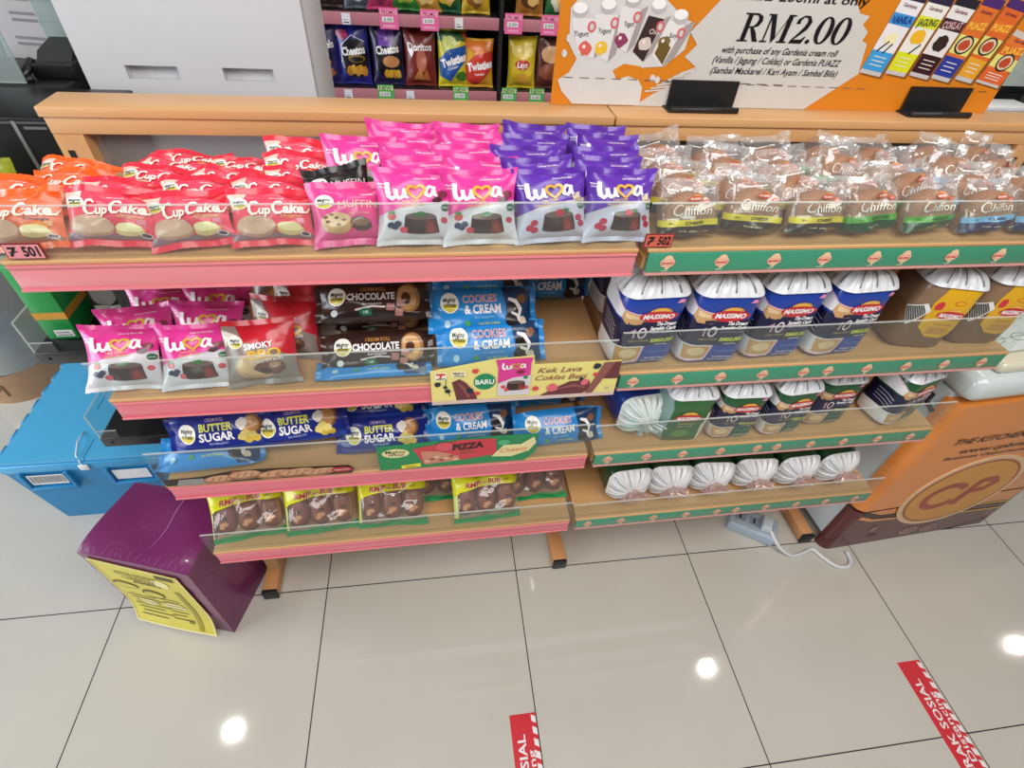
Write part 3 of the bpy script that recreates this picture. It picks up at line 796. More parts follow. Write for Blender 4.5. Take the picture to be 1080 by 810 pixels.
def bay(side):
    left = side == 0
    nm = 'wooden gondola shelf bay with %s price strips, %s' % (('pink', 'holding packaged cakes and cream rolls') if left else ('green', 'holding bread loaves'))
    t = thing('gondola_bay', nm, 'shelf unit', (0, 0, 0), group='wooden gondola bays')
    x0, x1 = (-.80, .121) if left else (.1215, 1.075)
    # top rail: two boards one over the other
    mb = MB(); rx0, rx1 = (-.820, .1245) if left else (.1275, 1.30)
    mb.box(rx0, rx1, .198, .275, 1.3235, 1.339, WX, bev=.0015); mb.box(rx0+.004, rx1, .202, .270, 1.297, 1.3232, WX, bev=.001)
    mb.build('top_rail', t)
    # posts with slots on the outer side
    for px in ((-.814, .074) if left else (1.016,)):
        mb = MB(); mb.box(px, px+.044, .200, .245, 0, 1.2968, WZ)
        for zc in [1.262-.0317*i for i in range(-1, 26)]:
            mb.box(px-.0006, px, .2125, .224, zc-.011, zc+.011, BLK)
        for zc in [1.262-.0317*i for i in range(0, 26)]: mb.box(px+.010, px+.020, .1994, .2, zc-.010, zc+.010, BLK)
        mb.build('post', t)
    mb = MB(); mb.box(x0+(.0305 if left else .043), x1-.048 if left else x1-.060, .222, .234, .10, 1.205, WB); mb.build('back_panel', t)
    mb = MB(); mb.box(x0+(.0305 if left else .043), x1-.048 if left else x1-.060, .226, .230, 1.2055, 1.2965, film('tinted_panel', '#cfd2d6', alpha=.12, rough=.05, bstr=0, gloss=.05)); mb.build('clear_panel', t)
    # floor feet
    for fx in ((-.783, ) if left else (.123, 1.018)):
        mb = MB(); mb.box(fx, fx+.042, .0, .198, .004, .046, WY, bev=.002); mb.box(fx-.0005, fx+.0425, -.012, .0, .003, .0465, BLK, bev=.002); mb.build('foot', t)
    if left:
        mb = MB(); mb.box(-.772, -.738, .06, .198, .05, .30, wood('#c7a06a', 'pale_board', 'X')); mb.build('side_board', t)
    for i in range(4):
        a, b = (LX[i], JX[i]) if left else (GX[i], RX[i])
        zt, zr, y0 = ZT[i], ZR[i], FRONT
        mb = MB(); mb.box(a if left else max(a, .1225), b, y0+.011, .2205, zt-.022, zt, WX); mb.box(a, b, y0-.002, y0+.0108, zr+.0405, zt, WX, bev=.0012)
        mb.box(a, a+.006, y0+.011, .2, zr+.004, zt-.0221, WX); mb.box(b-.006, b, y0+.011, .2, zr+.004, zt-.0221, WX)
        sh = mb.build('shelf', t)
        mb = MB()
        if left:
            mb.box(a+.004, b-.002, y0-.002, y0+.006, zr, zr+.040, PINK_LIT if i < 1 else PINK_SHADE, bev=.001)
            mb.box(a+.004, b-.002, y0-.0045, y0-.002, zr, zr+.003, PINK_LIT); mb.box(a+.004, b-.002, y0-.0045, y0-.002, zr+.037, zr+.040, PINK_LIT)
        else:
            mb.box(a+.004, b-.002, y0-.002, y0+.006, zr+.004, zr+.040, GREEN, bev=.001); mb.box(a+.003, b-.002, y0-.004, y0+.006, zr, zr+.0038, plain('#d99a94', .3))
            A = Art(); pe = plain('#ecc3a0', .5); rd = plain('#d85a52', .5)
            for px, py in STK[i]:
                q = at(px, py, y=y0-.003); cx = q.x; cz = zr+.0225; k = .0125
                A.ell(cx, cz, k, .0090, pe, 1); A.ell(cx, cz+.0065, k*.62, .0070, pe, 2); A.ell(cx, cz-.0005, k*.92, .0054, rd, 3); A.ell(cx, cz-.0005, k*.86, .0047, plain('#f0d2b4', .5), 4)
                A.text('MASSIMO', cx, cz-.0005, .0045, rd, 5, width=.0195, bold=.05)
                A.poly([(cx-.001, cz-.008), (cx+.006, cz-.008), (cx+.002, cz-.0125), (cx-.003, cz-.0125)], pe, 2)
                A.text('Love It', cx-.002, cz-.0135, .0026, plain('#e6efe6', .5), 6, width=.011)
            A.emit(mb, lambda x, z, e: (x, y0-.0022-e, z), smooth=False)
        mb.build('price_strip', sh)
        ft = FT[side][i]
        mb = MB(); ca = a-.004 if left else max(a-.012, JX[i]+.002)
        cuts = [ca, ca+(b-ca)*.52, b] if left else [ca, ca+(b-ca)*.40, b]
        for c0, c1 in zip(cuts, cuts[1:]):
            mb.box(c0, c1-.001, y0+.0005, y0+.0035, zt+.0004, ft, ACRYL); mb.box(c0, c1-.001, y0+.0003, y0+.0037, ft+.0002, ft+.0016, ACEDGE)
            pass
        mb.build('acrylic_fence', sh)
    return t
bay(0); bay(1)

# ---------------------------------------------------------------- signs on the shelves
def sign(name, x0, x1, z0, z1, y, art, base, label, cat, thick=.0015, top=None, group=None):
    mb = MB(); out = top or [(x0, z0), (x1, z0), (x1, z1), (x0, z1)]
    mb.prism(out, 'y', y, y+thick, base)
    art.emit(mb, lambda x, z, e: (x, y-e, z), smooth=False)
    o = mb.build(name); tag(o, label, cat, group); return o
# price tags 7 501 / 7 502
for tx, num, lab in ((-.7475, '501', 'small red price tag reading 7 501 at the left end of the top shelf'), (.1305, '502', 'small red price tag reading 7 502 under the clear-bagged cakes by the joint')):
    A = Art(); w = .046
    A.rect(tx-w/2+.0015, 1.2405, tx+w/2-.0015, 1.2605, plain('#e58f96' if num == '501' else '#d4604e', .5), 1)
    A.text('7', tx-.0125, 1.2505, .0125, K, 2, bold=.05, shear=.2); A.stroke([(tx-.018, 1.2495), (tx-.007, 1.251)], .0016, K, 3)
    A.text(num, tx+.0085, 1.2505, .0135, K, 2, bold=.04, shear=.1, width=.021)
    sign('price_tag', tx-w/2, tx+w/2, 1.239, 1.262, FRONT-.0030, A, plain('#7e2a30', .5), lab, 'price tag', group='red shelf number tags')
# yellow lava cake topper
A = Art(); sx0, sx1, sz0 = -.2325, .1235, .915
yl = plain('#ecdf86', .4, amt=.02); ch = plain('#6b3038', .45); chl = plain('#8f5450', .45); pk = plain('#dd3a96', .4); rd = plain('#d8484e', .45); bl = plain('#23283c', .4); gn = plain('#178a5a', .4)
A.rect(sx0, sz0, sx1, sz0+.010, plain('#d9c0b8', .4), 1)
A.rect(sx0+.008, sz0+.064, sx0+.029, sz0+.083, plain('#f4efe6', .4), 1); A.rect(sx0+.010, sz0+.076, sx0+.027, sz0+.081, plain('#d9632c', .4), 2); A.rect(sx0+.010, sz0+.066, sx0+.027, sz0+.069, plain('#2a8a4c', .4), 2)
A.text('7', sx0+.0185, sz0+.0735, .013, plain('#cf3a2e', .4), 3, bold=.04)
A.ell(sx0+.051, sz0+.077, .0145, .0085, plain('#f2ebc2', .4), 1); A.text('Mighty', sx0+.051, sz0+.080, .0052, bl, 2, width=.020); A.text('White', sx0+.051, sz0+.073, .0052, bl, 2, width=.018)
A.stroke([(sx0+.028, sz0+.066), (sx0+.026, sz0+.045), (sx0+.031, sz0+.032), (sx0+.034, sz0+.022)], .0014, bl, 1)
A.poly([(sx0+.038, sz0+.058), (sx0+.052, sz0+.065), (sx0+.064, sz0+.055), (sx0+.083, sz0+.024), (sx0+.085, sz0+.010), (sx0+.046, sz0+.010), (sx0+.043, sz0+.03)], ch, 1); A.stroke([(sx0+.050, sz0+.055), (sx0+.060, sz0+.04), (sx0+.070, sz0+.016)], [.003, .007, .004], chl, 2)
for x, z, r, m in ((.012, .054, .006, bl), (.030, .036, .0055, bl), (.026, .046, .004, bl), (.071, .034, .007, bl), (.085, .026, .0055, rd), (.081, .083, .006, rd), (.196, .030, .0065, rd)):
    A.blob(sx0+x, sz0+z, r, r, m, 3, int(x*1e4))
A.ell(sx0+.0985, sz0+.0555, .0205, .0205, gn, 2, 28); A.text('BARU', sx0+.0985, sz0+.0555, .0115, plain('#f4f6f2', .4), 4, bold=.03, width=.035)
B = Art(); B.poly([(-.034, .050), (.034, .052), (.031, .036), (.033, -.043), (-.028, -.043), (-.029, .030)], pk, 3)
B.poly([(-.029, -.010), (.0, .004), (.033, .008), (.033, -.043), (-.028, -.043)], plain('#d8d2da', .4), 4); lava_cake(B, .006, -.016, .0165, 5)
for x, z in ((-.018, -.018), (-.012, -.026), (.026, -.022)): B.ell(x, z, .0045, .0045, rd, 8)
B.ell(.023, .004, .0045, .0045, gn, 6); B.blob(.013, .018, .008, .005, plain('#7c2440', .4), 6, 4)
luva_word(B, .001, .034, .0145, 8, ol=pk, rot=.05)
A.put(B, sx0+.1515, sz0+.0585)
A.text('Kek Lava', sx0+.196, sz0+.0765, .0125, chl, 3, shear=.3, align='l', bold=.008, width=.084)
A.text('Coklat Beri', sx0+.193, sz0+.0575, .0125, chl, 3, shear=.3, align='l', bold=.008, width=.101)
A.poly([(sx0+.205, sz0+.010), (sx0+.236, sz0+.030), (sx0+.262, sz0+.045), (sx0+.300, sz0+.045), (sx0+.305, sz0+.022), (sx0+.29, sz0+.010)], ch, 2); A.stroke([(sx0+.24, sz0+.026), (sx0+.27, sz0+.034), (sx0+.295, sz0+.026)], [.004, .008, .003], chl, 3)
A.poly([(sx0+.296, sz0+.010), (sx0+.310, sz0+.010), (sx0+.344, sz0+.090), (sx0+.322, sz0+.090)], chl, 4); A.poly([(sx0+.318, sz0+.048), (sx0+.355, sz0+.046), (sx0+.355, sz0+.090), (sx0+.326, sz0+.090)], ch, 3)
for x, z, r, m in ((.228, .030, .0105, plain('#e06a78', .45)), (.291, .041, .008, plain('#e06a78', .45)), (.283, .050, .0045, bl), (.309, .081, .0075, bl), (.309, .060, .005, rd)): A.blob(sx0+x, sz0+z, r, r, m, 5, int(x*1e4))
A.ell(sx0+.339, sz0+.022, .0055, .0055, plain('#d9d6b0', .4), 4); A.text('H', sx0+.339, sz0+.022, .006, plain('#8a8a6a', .4), 5)
sign('shelf_topper', sx0, sx1, sz0, sz0+.09, FRONT-.0075, A, yl, 'long yellow sign reading BARU and Kek Lava Coklat Beri clipped over a pink price strip', 'sign', .0015,
     [(sx0, sz0), (sx1, sz0), (sx1, sz0+.091), (sx0+.190, sz0+.091), (sx0+.187, sz0+.113), (sx0+.112, sz0+.108), (sx0, sz0+.086)])
# green pizza sign on the third shelf
A = Art(); px0, pz0 = -.351, .7195; cr = plain('#e8dca2', .45)
A.ell(px0+.037, pz0+.055, .028, .0145, cr, 1); A.text('Mighty', px0+.037, pz0+.060, .009, plain('#2b3a1c', .4), 2, width=.042, shear=.1); A.text('White', px0+.037, pz0+.050, .008, plain('#2b3a1c', .4), 2, width=.032, shear=.1)
A.poly([(px0+.072, pz0+.066), (px0+.170, pz0+.084), (px0+.244, pz0+.082), (px0+.248, pz0+.030), (px0+.170, pz0+.018), (px0+.094, pz0+.010)], plain('#cf3e4a', .35), 1)
A.poly([(px0+.094, pz0+.012), (px0+.170, pz0+.018), (px0+.165, pz0+.034), (px0+.125, pz0+.052), (px0+.088, pz0+.056)], plain('#c98a72', .5), 2)
for i in range(7): A.blob(px0+.100+.010*i, pz0+.022+.006*(i % 3), .006, .004, plain('#a2503c' if i % 2 else '#e0b898', .5), 3, i)
A.ell(px0+.138, pz0+.066, .022, .016, plain('#7e2530', .4), 2); A.ell(px0+.138, pz0+.066, .0205, .0145, plain('#d65660', .4), 3)
A.text('PIZZA', px0+.186, pz0+.064, .0175, K, 5, bold=.05, width=.066, rot=.06, shear=.1); A.text('ROLL', px0+.186, pz0+.0445, .008, plain('#4a6a2c', .4), 5, width=.03, rot=.06)
A.poly([(px0+.045, pz0+.013), (px0+.085, pz0+.018), (px0+.086, pz0+.006), (px0+.045, pz0+.002)], plain('#ecdf3c', .4), 2); A.text('BARU', px0+.065, pz0+.009, .006, plain('#7a5a20', .4), 3, rot=.1)
A.poly([(px0+.236, pz0+.022), (px0+.262, pz0+.058), (px0+.300, pz0+.058), (px0+.326, pz0+.080), (px0+.332, pz0+.060), (px0+.318, pz0+.034), (px0+.280, pz0+.018)], cr, 2); A.ell(px0+.262, pz0+.067, .013, .0095, plain('#4fb07c', .4), 2)
A.text('Cheezy', px0+.285, pz0+.042, .013, plain('#d8844e', .4), 4, shear=.25, width=.062, rot=.08)
sign('pizza_sign', px0, px0+.334, pz0, pz0+.086, FRONT-.0055, A, plain('#1f8a52', .35), 'green shelf sign reading PIZZA standing in front of the third shelf fence', 'sign', .0015,
     [(px0, pz0), (px0+.310, pz0), (px0+.334, pz0+.030), (px0+.334, pz0+.086), (px0+.25, pz0+.088), (px0+.0, pz0+.078)])
# strip with pictured bread rolls
A = Art(); qx, qz = -.772, .7195
A.poly([(qx+.02, qz), (qx+.08, qz), (qx+.075, qz+.020), (qx+.03, qz+.020)], plain('#8d8c86', .4), 1)
for i, (x, z, rx, rz) in enumerate(((.105, .013, .032, .013), (.155, .021, .034, .0145), (.215, .017, .040, .014), (.255, .018, .040, .013), (.300, .015, .038, .012))):
    A.ell(qx+x, qz+z, rx, rz, plain('#a06a4c', .5), 1+i, 22, rot=.12); A.ell(qx+x, qz+z+.002, rx*.86, rz*.7, plain('#cc9a76', .5), 1+i, 22, rot=.12)
    for k in (-.4, 0, .4): A.stroke([(qx+x+rx*k-.004, qz+z-rz*.4), (qx+x+rx*k+.005, qz+z+rz*.55)], .0025, plain('#a06a4c', .5), 2+i)
A.ell(qx+.345, qz+.0175, .022, .0085, plain('#b8242e', .4), 8); A.text('Mighty White', qx+.345, qz+.0175, .004, W, 9, width=.03)
A.ell(qx+.140, qz+.030, .009, .005, plain('#c0434a', .4), 1)
sign('bread_picture_strip', qx, qx+.365, qz, qz+.030, FRONT-.0055, A, plain('#2d2523', .4), 'low dark strip picturing bread rolls at the left of the third shelf edge', 'sign', .0015,
     [(qx, qz), (qx+.362, qz), (qx+.369, qz+.014), (qx+.360, qz+.026), (qx+.19, qz+.034), (qx+.13, qz+.034), (qx+.07, qz+.022), (qx, qz+.020)])
# ---------------------------------------------------------------- big poster standing on the top rail
PY = .262
def pq(px, py): 
    q = at(px, py, y=PY); return (q.x, q.z)
def pp(*pts): return [pq(*p) for p in pts]
ORG = plain('#d67f18', .4, .15, amt=.03, scale=6); PW = plain('#ccc9c4', .4, .15, amt=.02); LG = plain('#c4bfc0', .4); GY = plain('#9a9498', .4)
PX0 = pq(581, 108)[0]; PX1 = pq(1036, 122)[0]; PZ0 = 1.3392; PZ1 = 1.64
A = Art()
# pale painted sweep through the middle
A.poly(pp((668, 112.5), (690, 98), (712, 88), (735, 72), (722, 60), (735, 47), (728, 34), (745, 16), (760, 0), (775, -30), (905, -30), (903, 0), (907, 14), (917, 17), (910, 26), (915, 34), (909, 43), (914, 46), (905, 78), (846, 118), (760, 115)), PW, 1)
A.poly(pp((588, 84), (592, 96), (603, 109), (674, 111), (677, 92), (671, 80), (664, 72), (700, 70), (722, 52), (730, 28), (700, -4), (650, -20), (618, -10), (602, 8), (600, 46), (608, 62), (600, 76)), plain('#d2d0ce', .4), 2)
A.poly(pp((650, 84), (646, 74), (658, 67), (676, 70), (672, 84), (662, 80)), ORG, 3)
for i in range(7): A.stroke(pp((716-6*i, 78+3*i), (738-5*i, 70+4*i)), .003, PW, 3)
for x, y in ((595, 56), (600, 40), (693, 84), (688, 82)): A.blob(*pq(x, y), .005, .006, plain('#d2d0ce', .4), 3, x)
for i in range(14): A.stroke(pp((594+i*17, 81+i*.62), (604+i*17, 81.4+i*.62)), .0012, plain('#6a6060', .5), 5)
# drink cartons
def carton(bl, br, tr, tl, capx, capy, col, name, fruit, fcol, side=0):
    A.poly(pp(bl, br, tr, tl), plain(col, .35), 4)
    A.poly(pp(br, (br[0]+9+side, br[1]-9), (tr[0]+8+side, tr[1]-4), tr), plain('#a39a98', .35), 4)
    A.poly(pp(tl, tr, (tr[0]+8, tr[1]-4), (capx+7, capy+3), (capx-6, capy+2)), plain('#cfcac8', .35), 4)
    p = pq(capx, capy); A.ell(p[0], p[1], .0135, .0105, plain('#b9b4b4', .35), 6); p = pq(capx, capy-3); A.ell(p[0], p[1], .0125, .0075, plain('#efecea', .35), 7)
    c = pq((tl[0]*.6+tr[0]*.4), (tl[1]*.55+bl[1]*.45)); A.text(name, c[0], c[1], .0075, plain('#3a3c30' if col != '#3b2a2a' else '#e0cfc0', .4), 6, bold=.01, shear=.1, width=abs(pq(*br)[0]-pq(*bl)[0])*.85)
    c = pq(tr[0]-4, tr[1]+8); A.ell(c[0], c[1], .0075, .0085, plain('#d2626a', .4), 6); A.ell(c[0], c[1], .004, .005, PW, 7)
    c = pq(*fruit); A.blob(c[0], c[1], .0115, .0105, plain(fcol, .4), 6, int(fruit[0])); A.ell(c[0]-.003, c[1]+.003, .003, .003, plain('#f0d8d0', .4), 7)
carton((609, 56), (626, 62), (628, 20), (603, 18), 612, 11, '#dfdcdc', 'Yogurt', (617, 51), '#d86454')
carton((626, 54), (640, 66), (652, 16), (628, 14), 642, 7, '#dedbd8', 'Yogurt', (634, 50), '#e8bc30')
carton((649, 48), (660, 56), (676, 10), (655, 6), 668, 0, '#dddad8', 'Yogurt', (655, 42), '#8c3a5c')
carton((667, 54), (678, 65), (700, 20), (684, 16), 695, 7, '#3b2a2a', 'Choc', (680, 46), '#cfc2b8')
carton((687, 58), (697, 71), (722, 27), (704, 20), 718, 18, '#e2dedb', 'Soya', (700, 45), '#7a6a3c', 4)
A.poly(pp((690, 56), (698, 68), (707, 50), (698, 40)), plain('#6a5426', .4), 6)
# words
A.text('drinks 200ml at only', pq(770, 3)[0], pq(900, 5)[1]+.006, .0125, K, 5, align='l', bold=.012, width=pq(895, 4)[0]-pq(748, 3)[0])
# RM2.00 in heavy sheared serif letters
def serif_price():
    B = Art(); m = K; h = 1.0
    def slab(x0, x1, y): B.rect(x0, y-.028, x1, y+.028, m, 5)
    # R
    B.rect(.13, 0, .30, 1, m, 5); slab(.02, .42, .028); slab(.02, .5, .972)
    B.stroke([(.28, .97), (.50, .96), (.62, .86), (.64, .74), (.58, .60), (.46, .53), (.28, .51)], [.05, .07, .15, .17, .14, .06, .05], m, 5)
    B.stroke([(.40, .52), (.56, .28), (.68, .06), (.80, .02)], [.10, .17, .16, .05], m, 5)
    # M
    o = .88
    B.rect(o+.10, 0, o+.16, 1, m, 5); slab(o, o+.28, .028); slab(o, o+.25, .972)
    B.poly([(o+.10, 1), (o+.28, 1), (o+.56, .16), (o+.48, .0), (o+.44, .0)], m, 5); B.poly([(o+.48, 0), (o+.55, .14), (o+.84, 1), (o+.80, 1)], m, 5)
    B.rect(o+.76, 0, o+.94, 1, m, 5); slab(o+.66, o+1.04, .028); slab(o+.78, o+1.04, .972)
    # 2
    o = 2.0
    B.stroke([(o+.10, .70), (o+.10, .84), (o+.24, .97), (o+.42, .95), (o+.52, .78), (o+.46, .56), (o+.26, .30), (o+.06, .06)], [.16, .12, .06, .10, .17, .17, .10, .05], m, 5)
    B.poly([(o+.02, 0), (o+.52, 0), (o+.60, .26), (o+.55, .26), (o+.46, .15), (o+.10, .13)], m, 5)
    B.ell(2.74, .08, .085, .08, m, 5)
    for o in (2.90, 3.58):
        n = 28; pts = [(o+.31+.235*cos(2*PI*i/n), .5+.47*sin(2*PI*i/n)) for i in range(n+1)]
        B.stroke(pts, [.05+.13*abs(cos(2*PI*i/n))**1.2 for i in range(n+1)], m, 5)
    return B
B = serif_price(); x0, z0 = pq(776, 41); x1, z1 = pq(889, 46); zt = pq(783, 10)[1]
k = (x1-x0)/4.22; ky = (zt-z0)*.98
for vs, fs, mt, l in B.items: A.items.append(([(x0+x*k+y*ky*.10, z0-.003+(z1-z0)*x/4.5*0+y*ky) for x, y in vs], fs, mt, l))
for t, p, w in (('with purchase of any Gardenia cream roll', (762, 51), (883, 57)), ('(Vanilla / Jagung / Coklat) or Gardenia PUAZZ', (752, 62), (886, 67)), ('(Sambal Mackarel / Kari Ayam / Sambal Bilis)', (750, 72), (882, 79))):
    a, b = pq(*p), pq(*w); A.text(t, a[0], (a[1]+b[1])/2, .0105, K, 5, width=b[0]-a[0], shear=.28, align='l', bold=.008)
for i in range(15): A.stroke(pp((700+14.5*i, 86+.5*i), (709+14.5*i, 86.3+.5*i)), .0010, plain('#6a6060', .5), 5)
for i in range(3): A.stroke(pp((1005+13*i, 95.5+.3*i), (1014+13*i, 95.8+.3*i)), .0010, plain('#6a4a20', .5), 5)
# six sachets
def sachet(bl, br, tr, tl, cols, name, tc):
    def mix(u, v):
        x = (bl[0]*(1-u)+br[0]*u)*(1-v)+(tl[0]*(1-u)+tr[0]*u)*v; y = (bl[1]*(1-u)+br[1]*u)*(1-v)+(tl[1]*(1-u)+tr[1]*u)*v
        return x, y
    def q(u0, u1, v0, v1): return pp(mix(u0, v0), mix(u1, v0), mix(u1, v1), mix(u0, v1))
    lo, body, mid, hi = cols
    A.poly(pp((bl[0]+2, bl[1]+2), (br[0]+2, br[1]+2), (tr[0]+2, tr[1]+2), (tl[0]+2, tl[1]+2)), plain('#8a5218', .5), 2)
    A.poly(q(0, 1, 0, 1.05), plain(body, .35), 3); A.poly(q(0, 1, 0, .05), LG, 4); A.poly(q(0, 1, .05, .29), plain(lo, .35), 4)
    A.poly(q(0, 1, .93, 1.05), plain(hi, .35), 4); A.poly(q(0, 1, .62, .76), plain(mid, .35), 4)
    c = pq(*mix(.5, .69)); d = pq(*mix(.5, .9)); ang = math.atan2(pq(*mix(1, .69))[1]-c[1], pq(*mix(1, .69))[0]-c[0])
    wd = 2*math.hypot(pq(*mix(1, .69))[0]-c[0], pq(*mix(1, .69))[1]-c[1])
    A.text(name, c[0], c[1], .0105, plain(tc, .4), 6, width=wd*.85, bold=.04, rot=ang+.12)
    A.text('Gardenia', *pq(*mix(.5, .87)), .0055, plain('#7a3040', .4), 6, width=wd*.6, rot=ang)
    for i, v in enumerate((.12, .17, .22)): A.stroke(pp(mix(.2, v), mix(.8, v)), .0014, plain('#e8e2d4', .4), 6)
    return mix
for args, extra in (
    (((906, 76), (927, 81), (978, -2), (955, -8), ('#3a9ad8', '#e4e2e4', '#3f8fd2', '#2a2440'), 'VANILA', '#1d3f86'), 'v'),
    (((933, 77), (953, 81), (1005, 2), (982, -4), ('#d8dc20', '#e6e4dc', '#d6dc3a', '#2a2440'), 'JAGUNG', '#5c6420'), 'j'),
    (((958, 79), (977, 84), (1032, 5), (1009, -1), ('#35161e', '#e2dedc', '#40202c', '#26202c'), 'COKLAT', '#c9a0a0'), 'c'),
    (((981, 82), (999, 87), (1058, 5), (1038, -1), ('#2a3a98', '#d9702e', '#d8702c', '#4a2a6a'), 'PUAZZ', '#f0b840'), 'p'),
    (((1006, 83), (1023, 88), (1084, 8), (1064, 1), ('#e0a02c', '#d9662a', '#dc702c', '#4a2a6a'), 'PUAZZ', '#f0b840'), 'p'),
    (((1028, 86), (1051, 93), (1096, 42), (1070, 33), ('#d8622c', '#dc7434', '#d8642c', '#c9c0b4'), 'PUAZZ', '#f0b840'), 'b')):
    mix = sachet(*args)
    c = pq(*mix(.5, .45))
    if extra == 'v': A.blob(c[0], c[1], .012, .010, plain('#ece4b4', .4), 5, 3); A.stroke(pp(mix(.2, .28), mix(.5, .42)), .003, K, 6); A.stroke(pp(mix(.5, .27), mix(.7, .40)), .003, K, 6)
    if extra == 'j': A.blob(c[0], c[1]+.006, .015, .012, plain('#ecb428', .4), 5, 3); A.stroke(pp(mix(.5, .28), mix(.8, .42)), .003, K, 6)
    if extra == 'c': A.blob(c[0], c[1], .015, .014, plain('#33201c', .4), 5, 7)
    if extra in 'pb':
        A.poly(pp(mix(0, .33), mix(1, .33), mix(1, .56), mix(0, .56)), plain('#e0d878', .4), 4); A.ell(c[0], c[1], .019, .0155, plain('#26241c', .4), 5); A.ell(c[0], c[1], .0155, .0125, plain('#d9c4a4', .4), 6); A.blob(c[0], c[1], .012, .009, plain('#b8482c', .4), 7, 4)
A = A
# keep the artwork inside the sheet
def clampx(x): return max(PX0+.0005, min(PX1-.0005, x))
mb = MB(); mb.box(PX0, PX1, PY, PY+.005, PZ0, PZ1, ORG)
A.emit(mb, lambda x, z, e: (clampx(x), PY-e, max(PZ0+.0004, min(PZ1, z))), smooth=False)
o = mb.build('promotion_poster'); tag(o, 'large orange and white promotion board reading RM2.00 standing on the wooden top rail', 'poster')
# black clip holders
for (xa, xb), lab in (((.2415, .3770), 'black plastic clip holder under the RM2.00 wording of the poster'), ((.7480, .8880), 'black plastic clip holder under the right half of the orange poster')):
    t = thing('poster_holder', lab, 'holder', ((xa+xb)/2, .24, 1.3392), group='black poster holders'); w = (xb-xa)/2
    mb = MB(); mb.prism([(.0155, .0), (.0185, .0), (.0205, .047), (.0165, .047)], 'x', -w, w, BLK); mb.build('front_plate', t)
    mb = MB(); mb.box(-w-.006, w-.002, -.016, .034, 0, .0028, BLK, bev=.001); mb.tube([(-w, -.013, .0055), (w-.004, -.013, .0055)], .0055, BLK, 12); mb.build('base', t)
    mb = MB(); mb.prism([(.0285, .0), (.0320, .0), (.0305, .040), (.0285, .040)], 'x', -w, w, BLK); mb.build('rear_plate', t)
# ---------------------------------------------------------------- purple wrapped box with a yellow flyer
ux, uy = Vector((.2985*.951, -.2985*.308, 0)), Vector((.063, .208, 0))
BO = Vector((-1.136, -.008, 0)); BHt = .378
t = thing('wrapped_box', 'large purple film-wrapped box on the floor at the left end of the shelves', 'box', tuple(BO+ux/2+uy/2))
c0 = BO+ux/2+uy/2
def bp(u, v, z, e=0): return BO+ux*u+uy*v+Vector((0, 0, z))-c0
PUR = foil('#74285f'); PURL = foil('#a2609a')
R = random.Random(4)
mb = MB()
def bq(u, v): return (u, v)
def wob(u, v, z): 
    s_ = .004*sin(u*9+z*14)+.004*sin(v*8+u*5)+.003*sin(z*25+v*9)
    return s_
nn = 14
cu, cv = .5, .5
def side(fn, na, nb): mb.grid(fn, na, nb, PUR, True)
def lidz(u, v): return BHt+.006*sin(u*7+1)*sin(v*5)-.010*((abs(2*u-1))**6+(abs(2*v-1))**6)*.5
def soft(u, v, z):
    q = min(1, z/BHt); k = 1-.012*sin(PI*q)+.006*sin(9*z*8+u*6)
    return bp(.5+(u-.5)*k, .5+(v-.5)*k, z)
side(lambda i, j: soft(i, 0, lidz(i, 0)*j), nn, 10); side(lambda i, j: soft(1, i, lidz(1, i)*j), nn, 10)
side(lambda i, j: soft(1-i, 1, lidz(1-i, 1)*j), nn, 10); side(lambda i, j: soft(0, 1-i, lidz(0, 1-i)*j), nn, 10)
side(lambda i, j: soft(i, j, lidz(i, j)), nn, nn)
mb.add([bp(0, 0, 0), bp(1, 0, 0), bp(1, 1, 0), bp(0, 1, 0)], [(0, 3, 2, 1)], PUR)
mb.build('box', t)
mb = MB()   # overlapping film seam across the lid and puckered edges
def seam(pts, w):
    A = Art(); A.stroke(pts, w, PURL, 1)
    A.emit(mb, lambda x, y, e: soft(x, y, lidz(max(0, min(1, x)), max(0, min(1, y)))+.0006+e), [i/nn for i in range(1, nn)], [i/nn for i in range(1, nn)])
seam([(.60, 1.0), (.585, .7), (.60, .45), (.57, .18)], [.008, .012, .010, .004])
for i in range(16):
    x = .04+.06*i; seam([(x, .02), (x+R.uniform(-.03, .03), R.uniform(.05, .14))], .004)
mb.build('film_seam', t)
# flyer hangs on the box front and curls at its foot
mb = MB(); FY = plain('#dccd52', .45, .15, amt=.08); FD = plain('#5c5428', .5); FE = plain('#f0e6a4', .5); FM = plain('#a89a3c', .5)
fn_out = Vector((-.308, -.951, 0))
def fly(x, z, e=0):
    """x 0..1 across, z 0..1 up"""
    curl = .022*max(0, .35-z)**2*8+.0025
    u = .06+.80*x+.03*(1-z)*x; zz = .020+(.318+.016*(1-x))*z
    zz = zz-.0*x
    p = bp(u, 0, zz)+fn_out*(curl+e+.003*sin(x*3)*(1-z))
    return p
mb.grid(lambda i, j: fly(i, j), 14, 16, FY); mb.grid(lambda i, j: fly(i, j, -.0008), 14, 16, FY, flip=True)
A = Art()
for a in ((0, 0, 1, .02), (0, .98, 1, 1), (0, 0, .018, 1), (.982, 0, 1, 1)): A.rect(*a, FE, 1)
A.rect(.80, .03, .86, .70, FM, 1); A.rect(.72, .90, .92, .96, FD, 2)
A.text('ROYAL DELIGHT', .46, .86, .05, FD, 3, width=.46); A.text('CAKEHOUSE', .46, .79, .05, FD, 3, width=.36)
A.rect(.36, .715, .68, .745, FD, 2); A.text('SPECIAL OFFER', .52, .73, .02, FE, 3, width=.26)
for x, z, rx, rz in ((.20, .63, .15, .055), (.48, .545, .13, .075)): A.ell(x, z, rx, rz, FD, 2); A.ell(x, z+.008, rx*.78, rz*.62, FM, 3); A.ell(x, z-.012, rx*.9, rz*.5, FY, 3)
